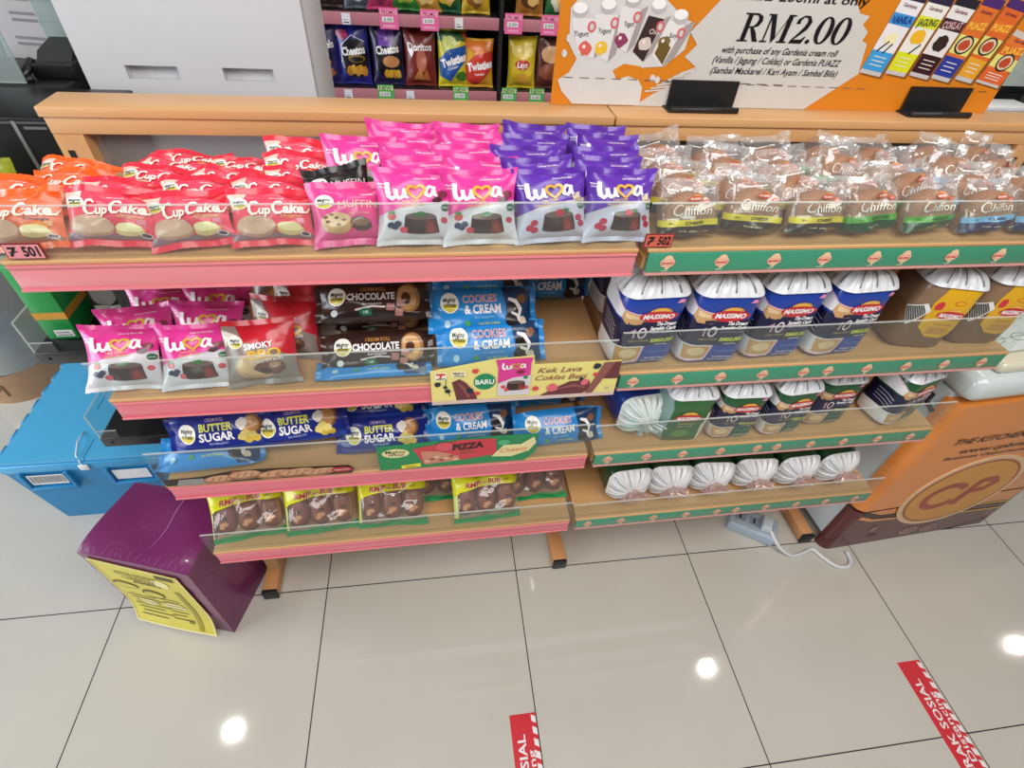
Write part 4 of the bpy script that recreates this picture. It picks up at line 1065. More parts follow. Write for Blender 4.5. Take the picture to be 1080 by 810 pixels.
A.ell(.70, .80, .10, .07, FE, 1); A.ell(.62, .36, .14, .06, FE, 1); A.ell(.3, .34, .12, .05, FE, 1)
for i in range(7): A.rect(.10+.02*(i % 3), .44-.055*i, .10+.34+.1*(i % 2), .452-.055*i, FD, 2); A.rect(.52, .47-.055*i, .74-.04*(i % 2), .482-.055*i, FD, 2)
for i in range(6): A.rect(.70+.012*i, .10+.008*(i % 3), .707+.012*i, .16, FD, 2)
A.emit(mb, lambda x, z, e: fly(x, z, e+.0003), [i/14 for i in range(1, 14)], [i/16 for i in range(1, 16)], eps=.0003)
mb.build('yellow_flyer', t)['label'] = 'yellow printed flyer'

# ---------------------------------------------------------------- blue attached-lid crate
t = thing('storage_crate', 'blue plastic crate with hinged lid on the floor beneath the black rack', 'crate', (-1.28, .62, 0))
BL = plain('#3aa0d6', .38, .15, amt=.08, scale=12); BL2 = plain('#2488c0', .42, amt=.06); WH = plain('#e8eaec', .5)  # rim blue paler than the body: window light put into the colour
cw, cdp = .225, .295
mb = MB()
def taper(x, y, z): k = .90+.10*min(1, z/.30); return (x*k, y*k, z)
o_ = [(-cw, -cdp), (cw, -cdp), (cw, cdp), (-cw, cdp)]
vs = [taper(x, y, 0) for x, y in o_]+[taper(x, y, .30) for x, y in o_]
mb.add(vs, [(3, 2, 1, 0), (0, 1, 5, 4), (1, 2, 6, 5), (2, 3, 7, 6), (3, 0, 4, 7)], BL2)
mb.box(-cw-.004, cw+.004, -cdp-.004, cdp+.004, .285, .318, BL, bev=.004)
for x0 in (-.19, .045):                          # recessed label pockets on the front
    mb.box(x0, x0+.010, -cdp-.010, -cdp+.02, .215, .285, BL2, bev=.002); mb.box(x0+.125, x0+.135, -cdp-.010, -cdp+.02, .215, .285, BL2, bev=.002); mb.box(x0, x0+.135, -cdp-.010, -cdp+.02, .205, .217, BL2, bev=.002)
mb.build('body', t)
for sgn in (-1, 1):
    mb = MB(); zz = [(-1, .01), (-.75, .01), (-.68, .045), (-.40, .045), (-.32, -.03), (-.05, -.03), (.02, .03), (.30, .03), (.38, -.02), (.62, -.02), (.70, .015), (1, .015)]
    ed = [(x+sgn*.0012, y*cdp) for y, x in zz]
    poly = ed+[(sgn*cw, cdp), (sgn*cw, -cdp)]
    if sgn > 0: poly = poly[::-1]
    bm = bmesh.new(); f_ = bm.faces.new([bm.verts.new((x, y, .322)) for x, y in poly]); f_.normal_update(); bmesh.ops.triangulate(bm, faces=[f_])
    g = bmesh.ops.extrude_face_region(bm, geom=bm.faces[:]); bmesh.ops.translate(bm, verts=[v for v in g['geom'] if isinstance(v, bmesh.types.BMVert)], vec=(0, 0, .010))
    bmesh.ops.recalc_face_normals(bm, faces=bm.faces[:]); bm.verts.index_update()
    mb.add([v.co.copy() for v in bm.verts], [[v.index for v in f.verts] for f in bm.faces], plain('#52b4e6', .36, .15, amt=.05, scale=14)); bm.free()  # palest blue on the lid stands for window light falling on it
    for k in range(9): mb.tube([(sgn*(cw+.002), -cdp+.03+.065*k, .326), (sgn*(cw+.002), -cdp+.07+.065*k, .326)], .007, BL2, 8)
    mb.build('lid_leaf', t)
for x0, s_ in ((-.174, 1), (.060, 1)):
    mb = MB(); mb.box(x0, x0+.10, -cdp-.0045, -cdp-.003, .228, .272, WH)
    for k in range(22):
        if x0 < 0: mb.box(x0+.006+.0042*k, x0+.0075+.0042*k+.001*(k % 3 == 0), -cdp-.0048, -cdp-.0045, .236, .268, plain('#2a2a2c', .6))
    mb.build('label_card', t)
mb = MB(); mb.tube([(-.03, -.19, .334), (-.022, -.24, .346), (-.012, -.285, .338), (-.004, -.299, .318), (.0, -.301, .300)], .0022, WH, 8); mb.box(-.012, .014, -.306, -.300, .290, .312, WH, bev=.002); mb.build('cable_tie', t)

# ---------------------------------------------------------------- black rack facing left, behind the bays
t = thing('display_rack', 'black metal rack with clear-fenced shelves behind the left end of the wooden bays', 'rack', (-.86, .25, 0))
def L(x, y, z): return (x+.86, y-.25, z)
def lb(mb, x0, x1, y0, y1, z0, z1, m, bev=0): mb.box(x0+.86, x1+.86, y0-.25, y1-.25, z0, z1, m, bev=bev)
BK = plain('#131315', .38, .1, amt=.2); BK2 = plain('#202225', .3, .2)
mb = MB(); lb(mb, -.872, -.846, .222, .58, .06, 1.05, BK); mb.build('back_panel', t)
mb = MB(); lb(mb, -.872, -.846, .222, .27, 0, .06, BK); lb(mb, -.872, -.846, .53, .58, 0, .06, BK); mb.build('foot', t)
for z in (.824, .529):
    mb = MB(); lb(mb, -1.10, -.8722,   .222, .57, z-.034, z, BK, bev=.0025)
    for k in range(2): mb.tube([L(-1.075+.1*k, .2213, z-.017), L(-1.075+.1*k, .222, z-.017)], .004, plain('#050505', .8), 10)
    sh = mb.build('shelf', t)
    mb = MB(); lb(mb, -1.0985, -1.0955,   .224, .56, z+.0004, z+.082, ACRYL); lb(mb, -1.0987, -1.0953, .2236, .226, z+.0004, z+.082, ACEDGE); lb(mb, -1.0987, -1.0953,   .224, .56, z+.082, z+.084, ACEDGE)
    lb(mb, -1.095, -1.05, .2236, .226, z+.0004, z+.026, ACRYL); lb(mb, -1.095, -1.05, .2234, .2262, z+.026, z+.0275, ACEDGE); mb.build('acrylic_fence', sh)
mb = MB(); lb(mb, -1.10, -.8722, .30, .57, 1.02, 1.05, BK, bev=.002); mb.build('shelf', t)
mb = MB(); lb(mb, -1.30, -.846, .40, .59, 1.0505, 1.255, BK, bev=.004); lb(mb, -1.30, -.985, .5895, .98, 1.0505, 1.2548, BK, bev=.004); lb(mb, -.997, -.990, .3985, .40, 1.055, 1.25, plain('#b8babd', .3, 0, .8)); lb(mb, -1.29, -.998, .398, .40, 1.165, 1.168, BK2)
lb(mb, -1.29, -.86, .399, .40, 1.245, 1.249, plain('#55585c', .3)); lb(mb, -.98, -.94, .399, .40, 1.235, 1.24, plain('#6a6d70', .3)); mb.build('top_cabinet', t)
# green carton and packet on the rack
t = thing('green_carton', 'green carton with an orange stripe standing on the black rack shelf', 'box', (-1.055, .33, .8245))
mb = MB(); gr = plain('#1f9a48', .35, .2)
mb.box(-.032, .032, -.06, .06, 0, .19, gr, bev=.002); mb.box(-.0325, .0325, -.0605, .0605, .055, .073, plain('#dca03c', .4)); mb.build('carton', t)
mb = MB(); mb.box(-.012, .026, -.0615, -.0607, .008, .026, WH); mb.box(-.008, .022, -.0619, -.0615, .011, .014, GY); mb.box(-.008, .018, -.0619, -.0615, .018, .021, GY); mb.build('white_label', t)
for i, (x, y, h) in enumerate(((-.965, .33, .12), (-.94, .42, .14))):
    k = pack_kind('snack_pouch', 'pouch', Pillow(.085, h, .03, 40+i), '#2a2622', Art().ell(0, .01, .03, .03, F('#8d8a86'), 1).rect(-.03, -.045, .03, -.02, F('#b9b6b0'), 1))
    k.place((x, y, .8245), (radians(-8), 0, 0), ('dark snack pouch on the black rack shelf right of the green carton', 'second dark snack pouch on the black rack shelf, behind the other')[i], 'dark pouches on the black rack', rest=(.8245,))
k = pack_kind('leafy_packet', 'packet', Pillow(.10, .13, .035, 43), '#9aa02a', Art().poly([(-.05, -.065), (.05, -.065), (.05, -.03), (-.05, -.02)], F('#1f7a3c'), 1).blob(0, .02, .03, .03, F('#c9c23c'), 1, 2))
k.place((-1.055, .34, 1.0505), (radians(-6), 0, 0), 'yellow-green packet on the upper black rack shelf behind the orange cake packets', 'packets on the black rack', rest=(1.0505,))

# device with clear plates, and a printed notice, on the black top cabinet
t = thing('counter_device', 'black counter device with clear upright plates on the black cabinet', 'device', (-1.035, .70, 1.2554))
mb = MB(); mb.box(-.03, .055, -.05, .07, 0, .030, BK, bev=.003); mb.prism([(-.03, .030), (.06, .030), (.06, .058), (-.01, .046)], 'x', -.02, .05, BK); mb.build('body', t)
mb = MB(); mb.tube([(-.05, -.06, .008), (-.035, -.07, .012), (-.03, -.03, .03)], .009, BK, 10); mb.tube([(-.06, -.02, .006), (-.02, -.08, .006)], .006, BK, 8); mb.build('cable', t)
mb = MB()
PL = film('plate_acrylic', '#e8f2f0', alpha=.35, milk='#c8d4d4', rough=.05, bstr=0, gloss=.08)
mb.box(-.085, -.030, -.085, -.081, .0, .150, PL, bev=.0); mb.box(-.087, -.085, -.0855, -.0805, 0, .150, ACEDGE); mb.box(-.085, -.030, -.0855, -.0805, .0, .002, ACEDGE)
mb.build('clear_plate', t)
mb = MB(); mb.box(-.04, .055, .085, .089, 0, .26, PL); mb.box(-.042, -.040, .0845, .0895, 0, .26, ACEDGE); mb.build('clear_plate', t)
t = thing('printed_notice', 'grey printed notice board with small lines standing on the black cabinet', 'notice', (-1.10, .80, 1.2554), (radians(-6), 0, radians(-10)))
mb = MB(); mb.box(-.10, .075, 0, .004, 0, .30, plain('#9a9496', .5)); 
for i, (z, a, b) in enumerate(((.028, -.06, .02), (.040, -.06, .045), (.075, -.05, .05), (.088, -.05, .035), (.115, -.06, .06), (.128, -.06, .055), (.141, -.06, .060), (.154, -.06, .03), (.185, -.06, .05), (.198, -.06, .055))):
    mb.box(a, b, -.0004, 0, z, z+.006, plain('#6c6669', .6))
mb.build('notice_board', t)
mb = MB(); mb.box(-.17, -.105, -.002, .004, 0, .20, plain('#22344e', .4))
for i in range(4): mb.box(-.155, -.12, -.0024, -.002, .04+.03*i, .047+.03*i, plain('#8c9ab0', .5))
mb.build('blue_panel', t)

# grey water sack with a cardboard label at the far left
t = thing('grey_sack', 'big grey translucent sack in a cardboard sleeve left of the blue crate', 'sack', (-1.93, 1.08, 0))
mb = MB(); sg = film('grey_sack_film', '#b8bab8', alpha=.6, milk='#8f9290', rough=.2, gloss=.12)
mb.grid(lambda i, j: Vector(((.16*(1-.5*max(0, j-.7)**1.2*2.2)*cos(i*2*PI))*(1+.03*sin(7*i*6.28+j*8)), .16*(1-.5*max(0, j-.7)**1.2*2.2)*sin(i*2*PI)*(1+.03*sin(5*i*6.28)), .14+.40*j)), 36, 14, plain('#a2a39e', .3, .3, amt=.3, scale=9), closed=True)
mb.grid(lambda i, j: Vector((.10*(1-j)*cos(i*2*PI), .10*(1-j)*sin(i*2*PI), .53+.04*j)), 36, 3, plain('#a2a39e', .3, .3, amt=.3, scale=9), closed=True)
mb.build('sack', t)
mb = MB(); tan = plain('#b08a68', .75, amt=.12)
mb.grid(lambda i, j: Vector((.163*cos(i*2*PI), .163*sin(i*2*PI), .14*j)), 36, 2, tan, closed=True)
A = Art(); A.text('KOPI', -.20, .07, .06, plain('#6a4a34', .7), 1, rot=0, width=.16); A.emit(mb, lambda x, y, e: (( .1635+e)*cos(-PI/2+x/.163+.9), (.1635+e)*sin(-PI/2+x/.163+.9), y), [x*.02 for x in range(-16, 10)])
mb.build('cardboard_sleeve', t)

# ---------------------------------------------------------------- tall white appliance behind the left bay
a0, a1, AY = at(98, 98, y=.62).x, at(335, 105, y=.62).x, .62
t = thing('white_appliance', 'tall white appliance with two recessed grips standing behind the left shelf bay', 'appliance', ((a0+a1)/2, AY, 0)); w = (a1-a0)/2
WA = plain('#d3d2d6', .45, .1, amt=.02, scale=6)
g = [at(130, 67, y=AY), at(191, 84, y=AY), at(234, 72, y=AY), at(291, 88, y=AY)]
xs = (a0+a1)/2
mb = MB()
gz0, gz1 = g[1].z-.001, g[0].z-.003
cols = [(-w, g[0].x-xs), (g[0].x-xs, g[1].x-xs), (g[1].x-xs, g[2].x-xs), (g[2].x-xs, g[3].x-xs), (g[3].x-xs, w)]
mb.box(-w, w, .03, .30, .03, 1.62, WA, bev=.012)
for i, (p, q) in enumerate(cols):
    if i in (1, 3): mb.box(p, q, 0, .029, .05, gz0, WA); mb.box(p, q, 0, .029, gz1, 1.61, WA); mb.box(p, q, .020, .0295, gz0, gz1, plain('#c4c3c8', .5))
    else: mb.box(p, q, 0, .029, .05, 1.61, WA)
mb.build('housing', t)
for p in ((-w+.04, .08), (w-.04, .08), (-w+.04, .24), (w-.04, .24)):
    mb = MB(); mb.tube([(p[0], p[1], 0), (p[0], p[1], .032)], .02, BLK, 14); mb.build('foot', t)

# ---------------------------------------------------------------- orange chest freezer on the right
t = thing('chest_freezer', 'orange, maroon and white chest freezer standing at the right end of the bays', 'freezer', (1.4235, .270, 0), (0, 0, radians(3.2)))
fx0, fx1, fy0, fy1 = 1.085, 1.80, -.045, .56
def fb(mb, x0, x1, y0, y1, z0, z1, m, bev=0): mb.box(x0-1.44, x1-1.44, y0-.25, y1-.25, z0, z1, m, bev=bev)
FWh = plain('#c9d3da', .3, .3, amt=.03); CRM = plain('#d9d3bd', .28, .4, amt=.03); FO = plain('#e0883c', .3, .4, amt=.03, scale=5); FOL = plain('#e8964e', .3, .4, amt=.02); MAR = plain('#5a1f24', .32, .35, amt=.08); DK = plain('#3c2320', .4)
mb = MB(); fb(mb, fx0+.006, fx1-.004, fy0+.034, fy1, .045, .757, FWh, .006)
mb.tube([(fx0+.0055-1.44, .085-.25, .175), (fx0+.007-1.44, .085-.25, .175)], .014, plain('#aab2b8', .3), 16); mb.tube([(fx0+.0050-1.44, .085-.25, .175), (fx0+.007-1.44, .085-.25, .175)], .005, plain('#4a5056', .4), 12); mb.build('body', t)
def front_shell(mb, z0, z1, m, out=.0, rr=.035):
    pts = []
    for i in range(9): a = PI*.5*i/8; pts.append((fx0+rr-rr*cos(a), fy0+rr-rr*sin(a)-out))
    pts += [(fx1-rr+rr*sin(PI*.5*i/8), fy0+rr-rr*cos(PI*.5*i/8)-out) for i in range(9)]
    poly = [(fx0-out*.5, fy0+rr+.006)]+pts+[(fx1+out*.5, fy0+rr+.006)]
    vs = [(x-1.44, y-.25, z) for z in (z0, z1) for x, y in poly]; n = len(poly)
    mb.add(vs, [(i, i+1, n+i+1, n+i) for i in range(n-1)], m, True); mb.add(vs, [list(range(n))[::-1], list(range(n, 2*n)), (n-1, 0, n, 2*n-1)], m)
mb = MB(); front_shell(mb, .248, .742, FO, .004)
bk = plain('#3a2016', .4)
A = Art()
A.text('THE KITCHEN OF THE WORLD', 1.192, .586, .025, bk, 4, align='l', shear=.25, width=.56, bold=.015)
A.text('www.cpbrandsite.com', 1.250, .536, .021, bk, 4, align='l', shear=.25, width=.45, bold=.012)
A.text('Business Opportunity Hotline', 1.215, .505, .013, bk, 4, align='l', shear=.2, width=.43, bold=.015)
A.emit(mb, lambda x, z, e: (x-1.44, fy0-.0042-e-.25, z), smooth=False)
mb.build('front_panel', t)
mb = MB(); front_shell(mb, .236, .247, DK, -.008); mb.build('groove', t)
mb = MB(); front_shell(mb, .0, .235, MAR, .0)
A = Art(); yw = plain('#d8b23c', .35)
A.poly([(1.130, .2349), (1.20, .205), (1.32, .195), (1.76, .165), (1.76, .2349)], FO, 1)
A.stroke([(1.122, .231), (1.19, .196), (1.32, .184), (1.76, .155)], .022, DK, 2)
A.stroke([(1.119, .205), (1.18, .176), (1.32, .160), (1.5, .148)], [.016, .014, .010, .004], FOL, 3)
A.stroke([(1.45, .182), (1.76, .158)], .008, yw, 4); A.stroke([(1.40, .142), (1.76, .116)], .008, yw, 4)
for x, m in ((1.414, '#c9a894'), (1.500, '#b89484')): A.ell(x, .048, .034, .022, plain(m, .4), 1); A.ell(x, .048, .029, .017, MAR, 2)
A.text('ISO', 1.414, .048, .016, plain('#c9a894', .4), 3); A.text('QC', 1.500, .048, .016, plain('#c9a894', .4), 3)
A.blob(1.235, .105, .014, .018, plain('#a07a6a', .5), 1, 3); A.blob(1.26, .055, .022, .010, plain('#6a4a4c', .5), 1, 4)
A.emit(mb, lambda x, z, e: (x-1.44, fy0-.0003-e-.25, z), smooth=False); mb.build('kick_panel', t)
mb = MB(); cx, cz = 1.440, .292
cr2 = plain('#e6c096', .35); br = plain('#a8562c', .35); mu = plain('#d6963c', .35); rd = plain('#a8402e', .35)
mb.prism([(cx-1.44+.205*cos(2*PI*k/56), cz+.190*sin(2*PI*k/56)) for k in range(56)], 'y', fy0-.0065-.25, fy0-.0042-.25, cr2)
A = Art(); A.ell(cx, cz, .188, .173, br, 1, 56); A.ell(cx, cz, .179, .164, mu, 2, 56)
A.stroke([(cx-.055+.066*cos(a), cz-.012+.062*sin(a)) for a in [PI*(.20+1.62*i/20) for i in range(21)]], [.026]*21, rd, 5)
A.stroke([(cx+.020, cz-.076), (cx+.045, cz+.062)], .030, rd, 5); A.stroke([(cx+.040, cz+.056), (cx+.088, cz+.060), (cx+.110, cz+.034), (cx+.092, cz+.004), (cx+.036, cz-.004)], [.024, .028, .032, .028, .022], rd, 6)
A.emit(mb, lambda x, z, e: (x-1.44, fy0-.0065-e-.25, z), smooth=False); mb.build('logo_plate', t)
mb = MB(); fb(mb, fx0-.004, fx1+.004, fy0-.010, fy1+.005, .7575, .835, plain('#cdd6d6', .25, .5, amt=.02), .026); mb.build('rim', t)
mb = MB(); fb(mb, fx0+.05, fx1-.02, fy0+.012, fy1-.02, .8352, .868, CRM, .012); mb.build('lid', t)
mb = MB(); mb.box(fx0-.020-1.44, fx0+.0055-1.44, .02-.25, .10-.25, .70, .722, BLK, bev=.003); mb.tube([(fx0-.012-1.44, -.01-.25, .690), (fx0-.012-1.44, .04-.25, .712)], .006, BLK, 8); mb.build('hinge', t)
t = thing('paper_sheet', 'white line-printed paper sheets lying on the freezer lid behind the wheat loaves', 'paper', (1.27, .15, .8745), (0, 0, .12))
mb = MB(); PPR = plain('#d6dad8', .5); PBL = plain('#a8bce0', .45)
mb.grid(lambda i, j: Vector((-.16+.32*i, -.13+.24*j, .004+.010*sin(i*5)*sin(j*4)**2+.002)), 14, 10, PPR); mb.grid(lambda i, j: Vector((-.16+.32*i, -.13+.24*j, .003+.010*sin(i*5)*sin(j*4)**2+.002)), 14, 10, PPR, flip=True)
A = Art(); ln = plain('#8f8f80', .5)
for i in range(4):
    for j in range(3):
        x, y = -.12+.075*i, -.09+.075*j; pts = [(x+.025*cos(a*.42), y+.012*sin(a*.42)) for a in range(16)]; A.stroke(pts, .002, ln, 1)
    A.stroke([(-.16, -.05+.075*i-.04), (.16, -.055+.075*i-.03)], .0018, ln, 1)
A.emit(mb, lambda x, y, e: Vector((x, y, .0062+.010*sin((x+.16)/.32*5)*sin((y+.13)/.24*4)**2+e)), [-.16+.32*i/14 for i in range(1, 14)], [-.13+.24*i/10 for i in range(1, 10)]); mb.build('sheet', t)
mb = MB(); mb.grid(lambda i, j: Vector((.0+.20*i, .02+.16*j, .020+.02*sin(i*3+.5)+.012*j)), 10, 8, PBL); mb.grid(lambda i, j: Vector((.0+.20*i, .02+.16*j, .019+.02*sin(i*3+.5)+.012*j)), 10, 8, PBL, flip=True); mb.build('blue_film', t)

# power strip and cable on the floor under the right bay
t = thing('power_strip', 'pale blue extension socket on the floor under the right bay', 'power strip', (.885, .055, .0), (0, 0, radians(-35)))
mb = MB(); SB = plain('#a8b8c6', .4, .1); mb.box(-.10, .06, -.045, .045, 0, .045, SB, bev=.006)
for k in range(3): mb.box(-.085+.048*k, -.050+.048*k, -.018, .018, .0452, .0458, plain('#8a98a6', .5)); mb.box(-.072+.048*k, -.066+.048*k, -.010, .010, .0459, .0463, BLK)
mb.build('socket_block', t)
mb = MB(); mb.box(.002, .035, -.030, .025, .046, .075, plain('#c9d2d8', .4), bev=.005); mb.build('plug', t)
mb = MB(); pts = [Vector(p) for p in ((.90, .03, .06), (.92, -.03, .03), (.965, -.055, .007), (1.01, -.05, .007), (1.052, -.040, .007), (1.07, -.07, .008), (1.10, -.108, .008), (1.14, -.115, .008), (1.165, -.095, .008), (1.172, -.058, .008))]
sm = []
for i in range(len(pts)-1):
    p0, p1, p2, p3 = pts[max(i-1, 0)], pts[i], pts[i+1], pts[min(i+2, len(pts)-1)]
    for k in range(7):
        u = k/7; sm.append(.5*((2*p1)+(p2-p0)*u+(2*p0-5*p1+4*p2-p3)*u*u+(3*p1-p0-3*p2+p3)*u**3))
mb.tube(sm, .0062, plain('#d8dadc', .35), 10); o = mb.build('power_cable'); tag(o, 'white power cable looping on the floor before the freezer corner', 'cable')

# ---------------------------------------------------------------- snack shelf across the aisle
SY = 1.5
t = thing('snack_gondola', 'far shelf of crisp bags with dull pink price strips beyond the wooden bays', 'shelf unit', (-.1, SY, 0))
def sb(mb, x0, x1, y0, y1, z0, z1, m, bev=0): mb.box(x0+.1, x1+.1, y0-SY, y1-SY, z0, z1, m, bev=bev)
DKM = plain('#1b1719', .5); RP = plain('#b57580', .4, amt=.03)
mb = MB(); sb(mb, -.66, 2.0, SY+.34, SY+.36, 0, 1.75, DKM); mb.build('back_panel', t)
for x in (-.68, .0765, .93): 
    mb = MB(); sb(mb, x, x+.012, SY+.005, SY+.34, 0, 1.75, plain('#6c5f5c', .5) if x < -.6 else DKM); mb.build('upright', t)
for z in (.98, 1.2225, 1.465, .72, .46):
    for x0, x1 in ((-.664, .0725), (.0905, .926)):
        mb = MB(); sb(mb, x0, x1, SY+.006, SY+.34, z+.028, z+.0385, DKM); s_ = mb.build('shelf', t)
        mb = MB(); sb(mb, x0, x1, SY-.003, SY+.005, z, z+.038, RP, .001); mb.build('price_strip', s_)
def tagcard(name, cx, cz, w, h, col, art, label, cat, grp, y=SY-.0048):
    A = Art(); art(A, cx, cz)
    return sign(name, cx-w/2, cx+w/2, cz-h/2, cz+h/2, y, A, col, label, cat, .001, group=grp)
pkc = plain('#e86aa4', .4); grc = plain('#4fb45c', .4); whc = plain('#e2e4ea', .4); blc = plain('#30343c', .5)
def white_art(A, x, z): A.rect(x-.010, z-.012, x+.010, z-.009, blc, 1); A.rect(x-.010, z-.004, x+.004, z-.002, GY, 1)
def promo(green):
    def f(A, x, z):
        A.rect(x-.028, z+.012, x+.028, z+.026, plain('#d9e8b0' if green else '#f4b8d0', .4), 1); A.text('NEW' if green else 'PROMO', x, z+.019, .012, plain('#2c7a3c' if green else '#c0306c', .4), 2, width=.048, bold=.03)
        A.rect(x-.024, z-.010, x+.016, z+.006, plain('#e6e9e4', .4), 1); A.text('2.50', x-.004, z-.002, .009, blc, 2, width=.03)
        A.rect(x-.022, z-.026, x+.02, z-.018, plain('#e0c84c' if green else '#f0a0c4', .4), 1)
    return f
nm = ('left end', 'middle', 'right end')
for (px, py), l in zip(((365, 20), (484, 27)), ('white price label at the left of the far upper pink strip', 'white price label on the far upper pink strip, right of two pink cards')):
    q = at(px, py, y=SY-.005); tagcard('shelf_price_label', q.x, 1.2405, .030, .034, whc, white_art, l, 'price label', 'white price labels on the far shelf')
for (px, py), l in zip(((368, 101), (433, 102)), ('white price label at the left of the far lower pink strip', 'white price label on the far lower pink strip between two green cards')):
    q = at(px, py, y=SY-.005); tagcard('shelf_price_label', q.x, .998, .030, .034, whc, white_art, l, 'price label', 'white price labels on the far shelf')
for (px, py), l in zip(((410, 18), (453, 20), (542, 22), (580, 25)), ('pink promotion card on the far upper strip, leftmost of four', 'pink promotion card on the far upper strip, second from the left', 'pink promotion card on the far upper strip just right of the strip joint', 'pink promotion card on the far upper strip beside the orange poster edge')):
    q = at(px, py, y=SY-.005); tagcard('shelf_promotion_card', q.x, 1.246, .066, .064, pkc, promo(False), l, 'promotion card', 'pink promotion cards on the far shelf')
for (px, py), l in zip(((407, 97), (486, 98), (537, 100), (566, 100)), ('green promotion card on the far lower strip, leftmost of four', 'green promotion card below the blue and yellow crisp bag', 'green promotion card below the yellow crisp bag right of the joint', 'green promotion card on the far lower strip beside the orange poster edge')):
    q = at(px, py, y=SY-.005); tagcard('shelf_promotion_card', q.x, 1.004, .060, .060, grc, promo(True), l, 'promotion card', 'green promotion cards on the far shelf')
def chip(base, seed, fn, w=.125, h=.185): 
    A = Art(); fn(A); return pack_kind('crisp_bag', 'crisps', Pillow(w, h, .05, seed, pinch=.05, seal=.008), base, A)
def ch1(A): A.ell(-.01, -.01, .045, .06, F('#151322'), 1); A.text('pretzels', .0, .03, .024, W, 5, bold=.03, width=.09, rot=.1); A.blob(0, -.03, .03, .022, F('#c07a3c'), 4, 1); A.blob(.015, -.06, .025, .018, F('#9a5a2c'), 4, 2)
def ch2(A): 
    A.ell(.005, -.015, .052, .066, F('#15131c'), 1, 28); A.stroke([(-.045, -.03), (-.04, .03), (.0, .062), (.045, .04)], .003, F('#d9d6e0'), 3); A.blob(-.035, .062, .022, .016, F('#b83a6c'), 4, 2)
    A.text('Cheetos', .002, .012, .026, W, 6, bold=.04, width=.088, rot=.12); A.ell(.012, -.014, .032, .013, F('#8a6a1c'), 4); A.ell(.012, -.016, .026, .008, F('#15131c'), 5)
    for i in range(5): A.blob(-.018+.014*i, -.056+.005*(i % 2), .011, .018, F('#dca63c' if i % 2 else '#c98a2c'), 5, i)
def ch3(A):
    A.ell(.005, -.01, .052, .072, F('#15131c'), 1, 28); A.poly([(-.03, .09), (.03, .09), (.022, .03), (-.032, .03)], F('#7a4ab0'), 2); A.text('Cheetos', .0, .020, .026, W, 6, bold=.04, width=.088, rot=.12)
    A.ell(.012, -.020, .032, .020, F('#c88a5c'), 4)
    for i in range(4): A.blob(-.006+.014*i, -.062, .011, .016, F('#dcae3c' if i % 2 else '#c9902c'), 5, i)
def ch4(A): A.text('Doritos', 0, .036, .024, W, 6, bold=.03, width=.092); A.poly([(-.045, .022), (-.02, .03), (-.034, .0)], W, 5); A.ell(.004, -.01, .02, .04, F('#b86a58'), 3); A.poly([(-.03, -.075), (.0, -.03), (.012, -.078)], F('#d08a4c'), 4); A.poly([(.0, -.075), (.024, -.036), (.036, -.078)], F('#b86a3c'), 5)
def ch5(A):
    A.poly([(-.062, .092), (.062, .092), (.062, .05), (.03, .06), (-.02, .05), (-.062, .06)], F('#3a6a3c'), 2); A.ell(-.012, .045, .03, .03, F('#c9d26a'), 3)
    A.poly([(-.05, -.06), (-.055, -.005), (-.02, .03), (.055, .045), (.06, .0), (.03, -.03), (-.01, -.08)], F('#1f56a4'), 4); A.text('Twisties', .004, -.005, .026, W, 6, bold=.05, width=.104, rot=.28)
    A.poly([(.03, .09), (.062, .09), (.062, .04)], F('#d8582c'), 3); A.blob(.035, -.06, .022, .018, F('#3f7a2c'), 4, 4); A.text('Chicken', .0, -.03, .009, W, 6, rot=.28)
def ch6(A):
    A.poly([(-.05, -.06), (-.055, -.005), (-.02, .03), (.055, .045), (.06, .0), (.03, -.04), (-.01, -.08)], F('#c8382c'), 4); A.text('Twisties', .002, -.005, .026, W, 6, bold=.05, width=.104, rot=.16); A.poly([(-.06, .08), (.06, .08), (.06, .05), (.0, .03), (-.06, .055)], F('#e07a2c'), 2); A.text('Tomato', .0, -.035, .009, W, 6, rot=.16)
def ch7(A): A.ell(0, .005, .052, .068, F('#e2c83a'), 1, 28); A.ell(0, .04, .045, .022, F('#f0dc7a'), 2); A.ell(0, -.005, .030, .018, F('#c8342c'), 4); A.ell(0, -.002, .033, .009, F('#e8b83c'), 3); A.text('Lays', 0, -.005, .020, W, 6, bold=.03, width=.046, shear=.2); A.blob(.005, -.055, .03, .02, F('#d9a83a'), 3, 3)
def ch8(A): A.ell(0, .03, .04, .03, F('#d8a878'), 2); A.ell(0, -.03, .045, .03, F('#8a4a34'), 2)
CB = [('#2b2566', ch1, 346, 90, 'purple pretzel bag at the left end of the far lower shelf', .185), ('#2a2a86', ch2, 377, 91, 'black and blue cheese puff bag, second on the far lower shelf', .190), ('#2c2450', ch3, 412, 92, 'black and purple cheese puff bag, third on the far lower shelf', .188),
      ('#7a2a24', ch4, 445, 93, 'brown red tortilla chip bag on the far lower shelf', .180), ('#d8cc2a', ch5, 478, 96, 'yellow and blue twisted snack bag on the far lower shelf', .180), ('#e0a62a', ch6, 505, 97, 'orange red twisted snack bag on the far lower shelf', .150), ('#d6be2c', ch7, 549, 96, 'plain yellow potato crisp bag on the far lower shelf', .165), ('#5a2c24', ch8, 578, 95, 'brown snack bag half behind the poster on the far lower shelf', .17)]
for i, (b_, f_, px, py, lab, h) in enumerate(CB):
    q = at(px, py, y=SY+.035); chip(b_, 60+i, f_, .120 if i < 4 else .112, h).place((q.x, SY+.045, 1.0195), (radians(-5), 0, 0), lab, 'crisp bags on the far lower shelf', rest=(1.019,))
